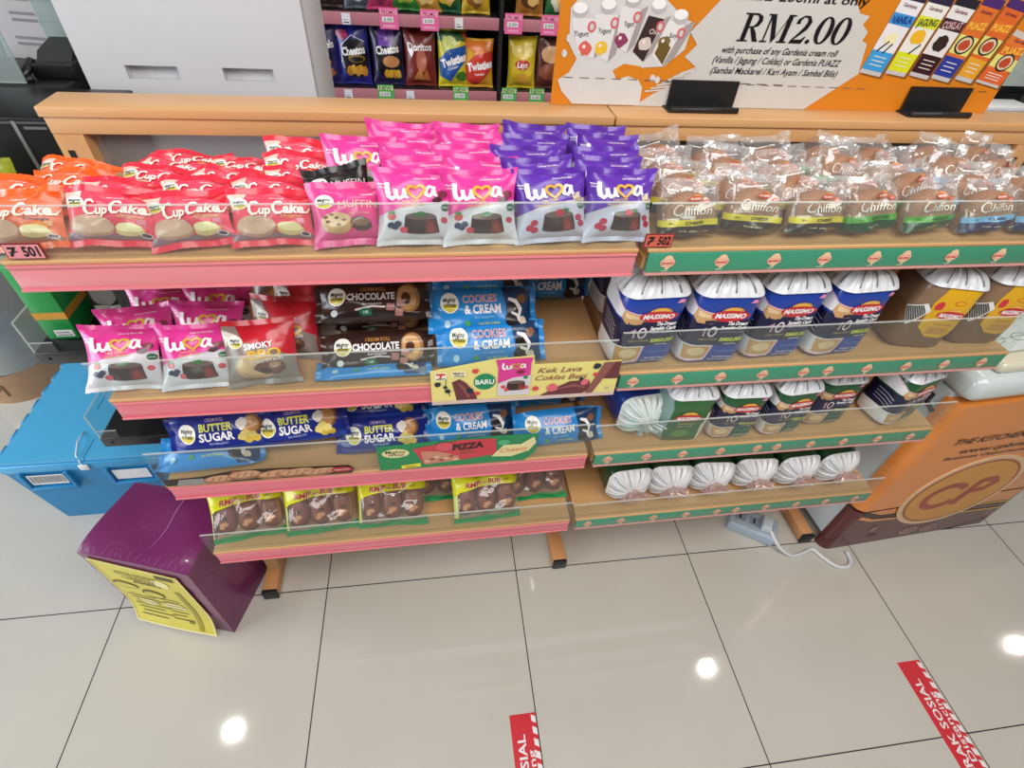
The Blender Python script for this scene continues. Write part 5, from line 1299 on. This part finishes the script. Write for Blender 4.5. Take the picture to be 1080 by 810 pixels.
CU = [('#3a2a2c', '#9a7a6c', 349, 'dark brown snack bag at the left end of the far upper shelf'), ('#56606c', '#b8b0a4', 379, 'grey snack bag, second on the far upper shelf'), ('#c03a6c', '#7a2a4c', 402, 'magenta snack bag on the far upper shelf'), ('#2f7a34', '#8fae3c', 427, 'green snack bag on the far upper shelf, left of the centre'), ('#c08a34', '#e0c47a', 450, 'tan snack bag on the far upper shelf'),
      ('#1f5a34', '#c9b23c', 471, 'dark green snack bag on the far upper shelf, right of the tan one'), ('#c9a42c', '#8a5a2c', 502, 'yellow snack bag on the far upper shelf'), ('#b87a34', '#5a3a1c', 559, 'orange brown snack bag on the far upper shelf right of the joint'), ('#2a6a3c', '#d8d8c0', 590, 'green snack bag beside the poster on the far upper shelf')]
for i, (b_, c_, px, lab) in enumerate(CU):
    q = at(px, 6, y=SY+.035); chip(b_, 80+i, lambda A: (A.blob(0, -.03, .04, .05, F(c_), 1, i), A.blob(.01, -.05, .022, .018, F('#d9b070'), 2, i+3), A.blob(-.02, -.02, .014, .02, F(b_), 3, i+5)), .104, .18).place((q.x, SY+.045, 1.2615), (radians(-5), 0, 0), lab, 'snack bags on the far upper shelf', rest=(1.2615,))

# monitor and papers behind the right end of the poster
t = thing('counter_stand', 'dark counter behind the right end of the poster', 'counter', (1.55, .86, 0))
mb = MB(); mb.box(-.28, .40, -.20, .35, 0, 1.19, plain('#2a2626', .5), bev=.004); mb.build('cabinet', t); mb = MB(); mb.box(-.30, .42, -.22, .37, 1.1905, 1.215, plain('#2f2c2c', .4), bev=.003); mb.build('counter_top', t)
t = thing('black_screen', 'black-framed screen standing on the counter right of the poster', 'screen', (1.56, .76, 1.2155))
mb = MB(); mb.box(-.19, .22, 0, .03, .035, .40, BK, bev=.004); mb.box(-.03, .06, .005, .025, 0, .04, BK); mb.build('frame', t); mb = MB(); mb.box(-.125, .20, -.001, 0, .055, .38, plain('#a8b4ae', .2, .2)); mb.build('glass', t)
t = thing('folded_paper', 'white patterned paper packs lying before the black screen', 'paper', (1.44, .69, 1.2155))
mb = MB(); mb.box(-.10, .13, -.035, .05, 0, .012, plain('#c9cbd2', .5), bev=.002); mb.box(-.095, .12, -.03, .045, .0122, .026, plain('#e0e0e2', .5), bev=.004)
for k in range(8): mb.tube([(-.085+.026*k, -.0352, .006), (-.070+.026*k, -.0352, .006)], .003, plain('#5a648c', .5), 8)
mb.build('paper_stack', t)
# ---------------------------------------------------------------- goods on the shelves
RN = random.Random(11)
def lean(a, yaw=0, roll=0): return (radians(-a), radians(roll), radians(yaw))
ORD = ['front', 'second', 'third', 'fourth', 'fifth', 'sixth']
R0, R1, R2, R3 = ((z+.0002, -.0785, .1965) for z in ZT)
def topx(px, py, y): return at(px, py, y=y).x

# --- top shelf, pink and purple lava cakes
def luva_kinds(base, low, sub, purple, nm): 
    return [pack_kind(nm, 'cake packet', Pillow(.113, .095, .040, s, pinch=.10, wave=.008, seal=.007), base, Art().put(luva_art(base, low, 0, sub, purple), 0, 0, 1.07, ky=.89), bottom=low) for s in (1, 2, 3)]
LP = luva_kinds('#e03a98', '#dcd8e2', 'Choco Berries', False, 'lava_cake_packet')
LV = luva_kinds('#5c2ca4', '#cbc8de', 'Hazelnut Chocolate', True, 'lava_cake_packet')
Z0 = ZT[0]+.0105
# column, row -> px of the visible top edge
pinkA = [(434, 178), (442, 163), (437, 152), (428, 140), (420, 130)]
pinkB = [(506, 176), (504, 163), (497, 153), (494, 142), (492, 131)]
purA = [(584, 180), (571, 160), (557, 146), (566, 137), (562, 130)]
purB = [(656, 176), (643, 163), (645, 150), (640, 140), (630, 131)]
rowy = [-.066, -.018, .029, .075, .120]
for cols, kinds, nm, word in ((pinkA, LP, 'left', 'pink'), (pinkB, LP, 'right', 'pink'), (purA, LV, 'left', 'purple'), (purB, LV, 'right', 'purple')):
    for r, (px, py) in enumerate(cols):
        y = rowy[r]; x = topx(px, py, y+.035)
        if r == 0: lab = f'{word} lava cake packet at the front of the {nm} {word} column, top shelf'
        else: lab = f'{word} lava cake packet, {ORD[r]} from front, {nm} {word} column, top shelf'
        kinds[(r+len(nm)) % 3].place((x, y, Z0+.002*(r > 1)), lean(25 if r == 0 else 27, RN.uniform(-2, 2), RN.uniform(-4, 4)), lab, f'{word} lava cake packets on the top shelf', rest=R0)
y = .046; LP[1].place((topx(378, 158, y+.03), y, Z0), lean(25, 6, 4), 'pink lava cake packet behind the black muffin, left of both pink columns', 'pink lava cake packets on the top shelf', rest=R0)

# --- cup cakes
CR = [pack_kind('cup_cake_packet', 'cake packet', Pillow(.114, .066, .035, s, pinch=.09, wave=.009, seal=.008), '#ee4a64', Art().put(cup_art('#ee4a64', '#d6142e', 'Original', '#dcb85a'), 0, 0, 1.1, ky=.75), top='#e82a44') for s in (4, 5, 6)]
CO = [pack_kind('cup_cake_packet', 'cake packet', Pillow(.114, .066, .035, s, pinch=.09, wave=.009, seal=.008), '#f4744a', Art().put(cup_art('#f4744a', '#f05a14', 'Orange', '#5a3a58', True), 0, 0, 1.1, ky=.75), top='#f2621e') for s in (7, 8)]
MU = pack_kind('muffin_packet', 'cake packet', Pillow(.100, .074, .044, 9, pinch=.09, wave=.008), '#e2408e', Art().put(muffin_art(), 0, 0, 1.06, ky=.82))
MK = pack_kind('muffin_packet', 'cake packet', Pillow(.098, .072, .040, 10, pinch=.09, wave=.008), '#1a1618', Art().put(black_muffin_art(), 0, 0, 1.03, ky=.80))
G1 = 'orange cup cake packets on the top shelf'; G2 = 'red cup cake packets on the top shelf'
def cup(k, px, py, y, yaw, roll, lab, g, a=42, dz=0):
    k.place((topx(px, py, y+.05), y, Z0+dz), lean(a, yaw, roll), lab, g, rest=R0)
cup(CO[0], 28, 212, -.066, 3, -2, 'orange cup cake packet in front at the left end of the top shelf', G1)
cup(CO[1], 20, 197, -.006, 6, 4, 'orange cup cake packet at the far left edge, second row of the top shelf', G1, 56)
cup(CO[0], 74, 186, .030, -2, 0, 'orange cup cake packet in the second row, right of the leftmost front one', G1, 56)
cup(CO[1], 76, 168, .082, -2, 2, 'hindmost orange cup cake packet below the black rack cabinet', G1, 68)
cup(CR[0], 120, 205, -.066, 3, 3, 'red cup cake packet in the front row beside the orange ones', G2)
cup(CR[1], 203, 203, -.066, 2, -7, 'red cup cake packet tilted in the middle of the red front row', G2)
cup(CR[2], 288, 203, -.064, 5, 0, 'red cup cake packet in front, next to the pink muffin', G2)
cup(CR[1], 130, 190, -.006, -2, -2, 'red cup cake packet in the second row, behind the leftmost red front one', G2, 54)
cup(CR[2], 214, 190, -.004, 4, 0, 'red cup cake packet in the second row, behind the tilted front one', G2, 56)
cup(CR[0], 285, 189, -.004, 3, 0, 'red cup cake packet in the second row, behind the one next to the muffin', G2, 54)
cup(CR[2], 166, 176, .042, 0, 3, 'red cup cake packet in the third row, behind the gap of the left columns', G2, 64)
cup(CR[0], 240, 178, .044, 4, 0, 'red cup cake packet in the third row, middle column', G2, 64)
cup(CR[0], 178, 166, .092, -2, 0, 'red cup cake packet in the back row below the white appliance', G2, 68)
cup(CR[1], 206, 164, .118, 4, 0, 'hindmost red cup cake packet leaning at the back panel, left side', G2, 66)
cup(CR[2], 258, 170, .090, 0, 2, 'red cup cake packet in the back row showing its pale cake', G2, 70)
cup(CR[1], 318, 176, .046, 2, -2, 'red cup cake packet, lowest of the upright trio left of the pink packets', G2, 58)
cup(CR[0], 317, 165, .084, 3, 0, 'red cup cake packet, middle of the upright trio left of the pink packets', G2, 50)
cup(CR[2], 318, 151, .124, 4, 3, 'red cup cake packet, rearmost of the upright trio left of the pink packets', G2, 42)
MU.place((topx(366, 205, -.02), -.066, Z0), lean(38, 5, -2), 'pink muffin packet picturing a chocolate chip muffin on the top shelf', 'muffin packets', rest=R0)
MK.place((topx(362, 192, .03), -.010, Z0+.004), lean(38, 6, -6), 'black muffin packet tucked behind the pink muffin packet', 'muffin packets', rest=R0)

# --- chiffon cakes in clear bags: seven columns
CY = [chiffon_kind('#dcc83e', '#3c2c28', 'CHEESE', s) for s in (1, 2)]
CG = [chiffon_kind('#4f9e2c', '#1c4a2c', 'PANDAN LAYER', s) for s in (3, 4)]
CBl = [chiffon_kind('#7fb4de', '#2c2a5a', 'CLASSIC', s) for s in (5, 6)]
colsC = [(.188, CY, 0, 'leftmost yellow-banded'), (.297, CY, -6, 'second yellow-banded'), (.408, CY, 0, 'third yellow-banded'), (.513, CG, 3, 'left green-banded'), (.622, CG, 10, 'right green-banded'), (.742, CBl, 4, 'left blue-banded'), (.848, CBl, 8, 'right blue-banded')]
rowc = [-.062, .004, .070, .132]
for ci, (x, kk, yaw, nm) in enumerate(colsC):
    for r in range(4):
        lab = f'clear-bagged {nm} chiffon cake at the front of the top shelf' if r == 0 else f'clear-bagged chiffon cake, {ORD[r]} from the front behind the {nm} one'
        kk[(r+ci) % 2].place((x+(.0 if r == 0 else RN.uniform(-.004, .004))+.003*r, rowc[r], ZT[0]), lean(20 if r < 3 else 16, yaw*.6+RN.uniform(-3, 3), RN.uniform(-4, 4) if r == 0 else RN.uniform(-11, 11)), lab, 'chiffon cakes in clear bags on the top shelf', rest=R0)

# --- second shelf, left bay
Z1 = ZT[1]+.0125
g = 'pink lava cake packets on the second shelf'
for i, (px, py, y, yaw, roll, a, lab) in enumerate((
        (116, 352, -.068, 3, 3, 38, 'pink lava cake packet in front at the left end of the second shelf'), (196, 348, -.068, 2, 0, 38, 'pink lava cake packet in front on the second shelf, left of the barbecue bun'),
        (140, 328, -.008, 6, -3, 36, 'pink lava cake packet in the second row at the left end of the second shelf'), (214, 334, -.006, 2, 5, 36, 'pink lava cake packet in the second row, behind the right front one, second shelf'),
        (168, 310, .056, 3, 0, 32, 'pink lava cake packet in the third row, left, just under the top shelf edge'), (226, 312, .058, 2, 4, 32, 'pink lava cake packet in the third row, right, just under the top shelf edge'))):
    LP[i % 3].place((topx(px, py, y+.035), y, Z1), lean(a, yaw, roll), lab, g, 1.05, rest=R1)
BQ = [pack_kind('barbecue_bun_packet', 'bun packet', Pillow(.124, .100, .050, s, pinch=.08, wave=.009), '#c41f30', Art().put(bbq_art(), 0, 0, 1.1, ky=1.0), bottom='#8c7f78') for s in (11, 12)]
for i, (px, py, y, yaw, lab) in enumerate(((270, 350, -.066, 5, 'red smoky barbecue bun packet at the front of the second shelf'), (296, 330, .004, -8, 'red barbecue bun packet directly behind the front one'), (322, 318, .070, -4, 'red barbecue bun packet, third in its column on the second shelf'), (300, 306, .130, 0, 'red barbecue bun packet, hindmost in its column on the second shelf'))):
    BQ[i % 2].place((topx(px, py, y+.03), y, Z1), lean(36 if i == 0 else 30, yaw, 0), lab, 'smoky barbecue bun packets', rest=R1)
RC = [pack_kind('cream_roll_packet', 'cream roll', Pillow(.186, .072, .048, s, flow=True, pinch=.05), '#38221e', Art().put(roll_art('choc'), 0, 0, 1.03, ky=1.12)) for s in (13, 14)]
RK = [pack_kind('cream_roll_packet', 'cream roll', Pillow(.190, .086, .046, s, flow=True, pinch=.05), '#2088d4', Art().put(roll_art('cookie'), 0, 0, 1.05, ky=1.30)) for s in (15, 16, 17)]
RB = [pack_kind('cream_roll_packet', 'cream roll', Pillow(.182, .080, .046, s, flow=True, pinch=.05), '#1c2a86', Art().put(roll_art('butter'), 0, 0, 1.0, ky=1.25)) for s in (18, 19)]
RKF = pack_kind('cream_roll_packet', 'cream roll', Pillow(.190, .050, .022, 24, flow=True, pinch=.05), '#2088d4', Art().put(roll_art('cookie'), 0, 0, 1.05, ky=.75))
gc, gk, gb = 'dark brown chocolate cream rolls', 'blue cookies and cream rolls', 'navy butter sugar cream rolls'
def roll(k, x, y, z, a, yaw, r, lab, g):
    zs = min(ZT, key=lambda q: abs(q-z))
    k.place((x, y, z), lean(a, yaw, r), lab, g, rest=(zs+.0002, -.0785, .1965) if z-zs < .035 and z > zs else None)
roll(RKF, -.332, -.074, ZT[1]+.012, 86, 1, 0, 'blue cream roll lying flat under the front chocolate roll', gk)
roll(RC[0], -.324, -.050, ZT[1]+.024, 44, 2, 0, 'dark brown chocolate cream roll, lower of the two in front', gc)
roll(RC[1], -.326, -.006, ZT[1]+.084, 46, 1, 0, 'dark brown chocolate cream roll, upper of the two in front', gc)
roll(RC[0], -.330, .075, ZT[1]+.002, 12, 1, 0, 'dark brown chocolate cream roll standing behind the front stack', gc)
roll(RK[0], -.318, .120, ZT[1]+.138, 50, 1, 0, 'blue cookies and cream roll topmost behind the chocolate rolls', gk)
roll(RK[0], -.115, -.046, ZT[1]+.020, 32, 2, 0, 'blue cookies and cream roll, lowest of the second shelf stack', gk)
roll(RK[1], -.128, -.010, ZT[1]+.052, 40, 2, 0, 'blue cookies and cream roll, second up in the second shelf stack', gk)
roll(RK[2], -.126, .046, ZT[1]+.090, 50, 1, 0, 'blue cookies and cream roll, third up in the second shelf stack', gk)
roll(RK[0], -.128, .118, ZT[1]+.004, 8, 0, 0, 'blue cookies and cream roll standing at the back of the second shelf stack', gk)
roll(RK[1], -.100, .150, ZT[1]+.120, 40, -4, 0, 'blue cookies and cream roll topmost at the back of the second shelf stack', gk)
roll(RB[0], -.450, .130, ZT[1]+.115, 30, 2, 0, 'navy cream roll on top behind the barbecue buns', gb)
YP = pack_kind('cream_roll_packet', 'cream roll', Pillow(.13, .05, .035, 20, flow=True), '#d8b41c', Art().text('CORN', -.005, .005, .016, F('#7a4a14'), 5, bold=.03).ell(.04, 0, .014, .016, F('#f0dc7a'), 4).ell(-.045, .0, .013, .012, F('#f4f0d8'), 4))
roll(YP, topx(572, 312, .16), .16, ZT[1]+.075, 40, 0, 0, 'small yellow cream roll far back on the second shelf', 'yellow cream roll')
roll(RK[2], topx(572, 330, .16), .178, ZT[1]+.004, 6, 0, 0, 'blue cream roll standing under the small yellow roll at the back', gk)

# --- third shelf, left bay
roll(RB[0], -.652, -.046, ZT[2]+.058, 28, 4, 0, 'navy butter sugar cream roll at the left end of the third shelf', gb)
roll(RB[1], -.505, -.036, ZT[2]+.052, 30, 3, -3, 'navy butter sugar cream roll, second from the left on the third shelf', gb)
roll(RB[0], -.345, -.038, ZT[2]+.006, 36, 2, 0, 'navy butter sugar cream roll, lower of the stacked pair on the third shelf', gb)
roll(RB[1], -.348, .014, ZT[2]+.052, 40, 2, 0, 'navy butter sugar cream roll, upper of the stacked pair on the third shelf', gb)
roll(RB[1], -.600, .050, ZT[2]+.006, 18, 2, 0, 'navy cream roll in the second row at the left of the third shelf', gb)
roll(RB[0], -.480, .085, ZT[2]+.006, 14, 2, 0, 'navy cream roll in the second row between the left rolls and the stacked pair', gb)
roll(RK[2], -.690, -.066, ZT[2]+.0265, 82, 3, 0, 'blue cream roll lying flat under the left navy rolls on the third shelf', gk)
roll(RK[0], -.150, -.020, ZT[2]+.006, 28, 2, 0, 'blue cookies and cream roll in front on the third shelf, left of two', gk)
roll(RK[1], .045, -.050, ZT[2]+.010, 30, 3, 0, 'blue cookies and cream roll in front on the third shelf, right of two', gk)
roll(RK[2], -.150, .080, ZT[2]+.006, 16, 2, 0, 'blue cream roll behind the left front one on the third shelf', gk)
roll(RK[0], .030, .075, ZT[2]+.006, 14, 2, 0, 'blue cream roll behind the right front one on the third shelf', gk)

# --- bottom shelf, left bay: packs of three filled buns
BU = [bun_kind(s) for s in (21, 22, 23)]
for i, (x, y, yaw, lab) in enumerate(((-.690, -.050, 6, 'yellow and green pack of three filled buns at the left end of the bottom shelf'), (-.522, -.050, 4, 'yellow and green bun pack, second from the left on the bottom shelf'), (-.350, -.052, 0, 'yellow and green bun pack, third from the left on the bottom shelf'),
        (-.215, .012, -2, 'yellow and green bun pack set back between the third and fifth ones'), (-.112, -.060, 3, 'yellow and green bun pack propped with its green foot showing on the bottom shelf'), (.022, -.010, 2, 'yellow and green bun pack at the right end of the pink-edged bottom shelf'))):
    BU[i % 3].place((x, y, ZT[3]+.013), lean(40, yaw, 0), lab, 'packs of three filled buns', 1.13, rest=R3)

# --- bread on the right bay
GT, GF = foil('#d9dbe0'), foil('#63666e')
def LA(a): return Art().put(a, 0, 0, 1.14, ky=1.0)
LB = [loaf_kind('bread_loaf', Loaf(.128, .105, .165, s), F('#20409e'), LA(loaf_art('#20409e', '#17173e')), GT, GF) for s in (1, 2)]
LG_ = [loaf_kind('bread_loaf', Loaf(.128, .105, .165, s), F('#1f5530'), LA(loaf_art('#1f5530', '#17173e')), GT, GF) for s in (3, 4)]
LW = [loaf_kind('bread_loaf', Loaf(.132, .115, .160, s), F('#7a583e'), LA(wheat_art()), GT, GF) for s in (5, 6)]
LM = loaf_kind('bread_loaf', Loaf(.128, .105, .165, 7), F('#2c6434'), LA(green_art()), GT, GF)
def lf(k, x, y, z, yaw, lab, g, s=.98, tilt=0, roll=0): k.place((x, y, z+.0008), (radians(-tilt), radians(roll), radians(yaw)), lab, g, s, rest=R1 if z > .9 else R2)
gw, gg, gy = 'blue bread loaves on the second shelf', 'green bread loaves on the third shelf', 'yellow wheat loaves'
lf(LB[0], .172, -.016, ZT[1], 2, 'blue white-topped bread loaf, first from the left on the second shelf', gw)
lf(LB[1], .312, -.022, ZT[1], -2, 'blue white-topped bread loaf, second from the left on the second shelf', gw)
lf(LB[0], .449, -.016, ZT[1], 1, 'blue white-topped bread loaf, third from the left on the second shelf', gw)
lf(LB[1], .588, -.018, ZT[1], 4, 'blue white-topped bread loaf, fourth from the left beside the yellow wheat loaf', gw)
lf(LW[0], .792, -.006, ZT[1], -8, 'yellow and brown wheat loaf, left one of two on the second shelf', gy, .95, 0, 3)
lf(LW[1], .936, -.004, ZT[1], -4, 'yellow and brown wheat loaf at the right end of the second shelf', gy, .95, 0, 3)
lf(LB[0], .192, .142, ZT[1], 4, 'blue bread loaf behind the first one on the second shelf', gw); lf(LB[1], .338, .128, ZT[1], 2, 'blue bread loaf behind the second one on the second shelf', gw)
lf(LB[0], .482, .134, ZT[1], 2, 'blue bread loaf behind the third one on the second shelf', gw)
# third shelf
s3 = .86
lf(LM, .332, -.024, ZT[2], -2, 'plain green bread loaf with brown edge, left of the dark banded loaves', gg, s3)
lf(LG_[0], .455, -.026, ZT[2], -2, 'green loaf with navy band, first of the banded loaves on the third shelf', gg, s3)
lf(LG_[1], .583, -.024, ZT[2], 4, 'green loaf with navy band, second of the banded loaves on the third shelf', gg, s3)
lf(LG_[0], .708, -.004, ZT[2], 0, 'green loaf with navy band, third of the banded loaves on the third shelf', gg, s3)
lf(LG_[1], .900, -.014, ZT[2], 14, 'green loaf with navy band turned sideways at the right end of the third shelf', gg, s3+.04)
lf(LG_[0], .340, .100, ZT[2], 0, 'green loaf behind the plain green one on the third shelf', gg, s3); lf(LG_[1], .470, .105, ZT[2], 0, 'green loaf behind the first banded one on the third shelf', gg, s3)
lf(LG_[0], .600, .108, ZT[2], 0, 'green loaf behind the second banded one on the third shelf', gg, s3)
# loaves lying with the gathered end to the front
CT = film('gathered_tail_film', '#e8eef0', alpha=.45, milk='#dfe6e8', gloss=.14)
CT2 = film('printed_tail_film', '#f0e0e0', alpha=.5, milk='#d8b4b0', gloss=.12)
def lie_art(red):
    A = Art(); massimo(A, .0, .10, .030, 3); A.ell(.0, .145, .018, .010, F('#c8342c'), 3); return A
LE = [loaf_kind('bread_loaf', Loaf(.116, .105, .185, s), F('#1c4428'), lie_art(0), foil('#e4e4e6'), foil('#8f9298'), CT2) for s in (8, 9)]
LEB = loaf_kind('bread_loaf', Loaf(.116, .105, .175, 10), F('#23409c'), lie_art(1), foil('#dfe6e4'), foil('#7aa0a4'), CT)
for i, (x, lab) in enumerate(zip((.264, .399, .526, .650, .760, .878), ('first from the left', 'second from the left', 'third from the left', 'third from the right', 'second from the right', 'rightmost'))):
    LE[i % 2].place((x, .158, ZT[3]+.0535), (radians(90), 0, radians((3, -3, -5, -4, 2, 4)[i])), f'dark green loaf with white gathered end forward, {lab} on the bottom shelf', 'lying green loaves on the bottom shelf', rest=R3)
LEB.place((.228, .150, ZT[2]+.0535), (radians(90), 0, radians(6)), 'blue loaf lying with its white gathered end forward at the left of the third shelf', 'lying blue loaf', rest=R2)
COL.objects.unlink(_fo); bpy.data.objects.remove(_fo)

# ---------------------------------------------------------------- light
w = bpy.data.worlds.new('store_daylight'); SC.world = w; w.use_nodes = True
bg = w.node_tree.nodes['Background']; bg.inputs['Color'].default_value = (1, .98, .96, 1); bg.inputs['Strength'].default_value = .10
def area(name, loc, target, sx, sy, e, col):
    l = bpy.data.lights.new(name, 'AREA'); l.shape = 'RECTANGLE'; l.size = sx; l.size_y = sy; l.energy = e; l.color = col
    o = bpy.data.objects.new(name, l); COL.objects.link(o); o.location = loc
    o.rotation_euler = (Vector(target)-Vector(loc)).to_track_quat('-Z', 'Y').to_euler(); return o
area('added_overhead_light', (.2, -1.25, 2.8), (.1, -.1, .8), 3.4, .9, 64, (1, .97, .93))  # added key light for the goods' fronts, placed clear of floor reflections
area('added_overhead_light', (.4, 1.0, 2.8), (.3, 1.3, .9), 2.6, .4, 16, (1, .97, .93))  # added weaker back light over the far side
area('shop_window_light', (-4.2, -.6, 1.5), (-.6, .1, .6), 3.0, 2.2, 140, (.86, .94, 1))
for x, y in ((-1.75, .34), (1.735, .33), (4.43, .175), (-.2, -2.2), (2.2, -2.0)):
    l = bpy.data.lights.new('downlight', 'POINT'); l.energy = 12; l.shadow_soft_size = .05; l.color = (1, .95, .88)
    o = bpy.data.objects.new('downlight', l); COL.objects.link(o); o.location = (x, y, 2.7)
vs_ = SC.view_settings
SC.display_settings.display_device = 'sRGB'
vs_.view_transform = 'Standard'; vs_.look = 'None'; vs_.gamma = 1; vs_.exposure = 0; vs_.use_curve_mapping = False
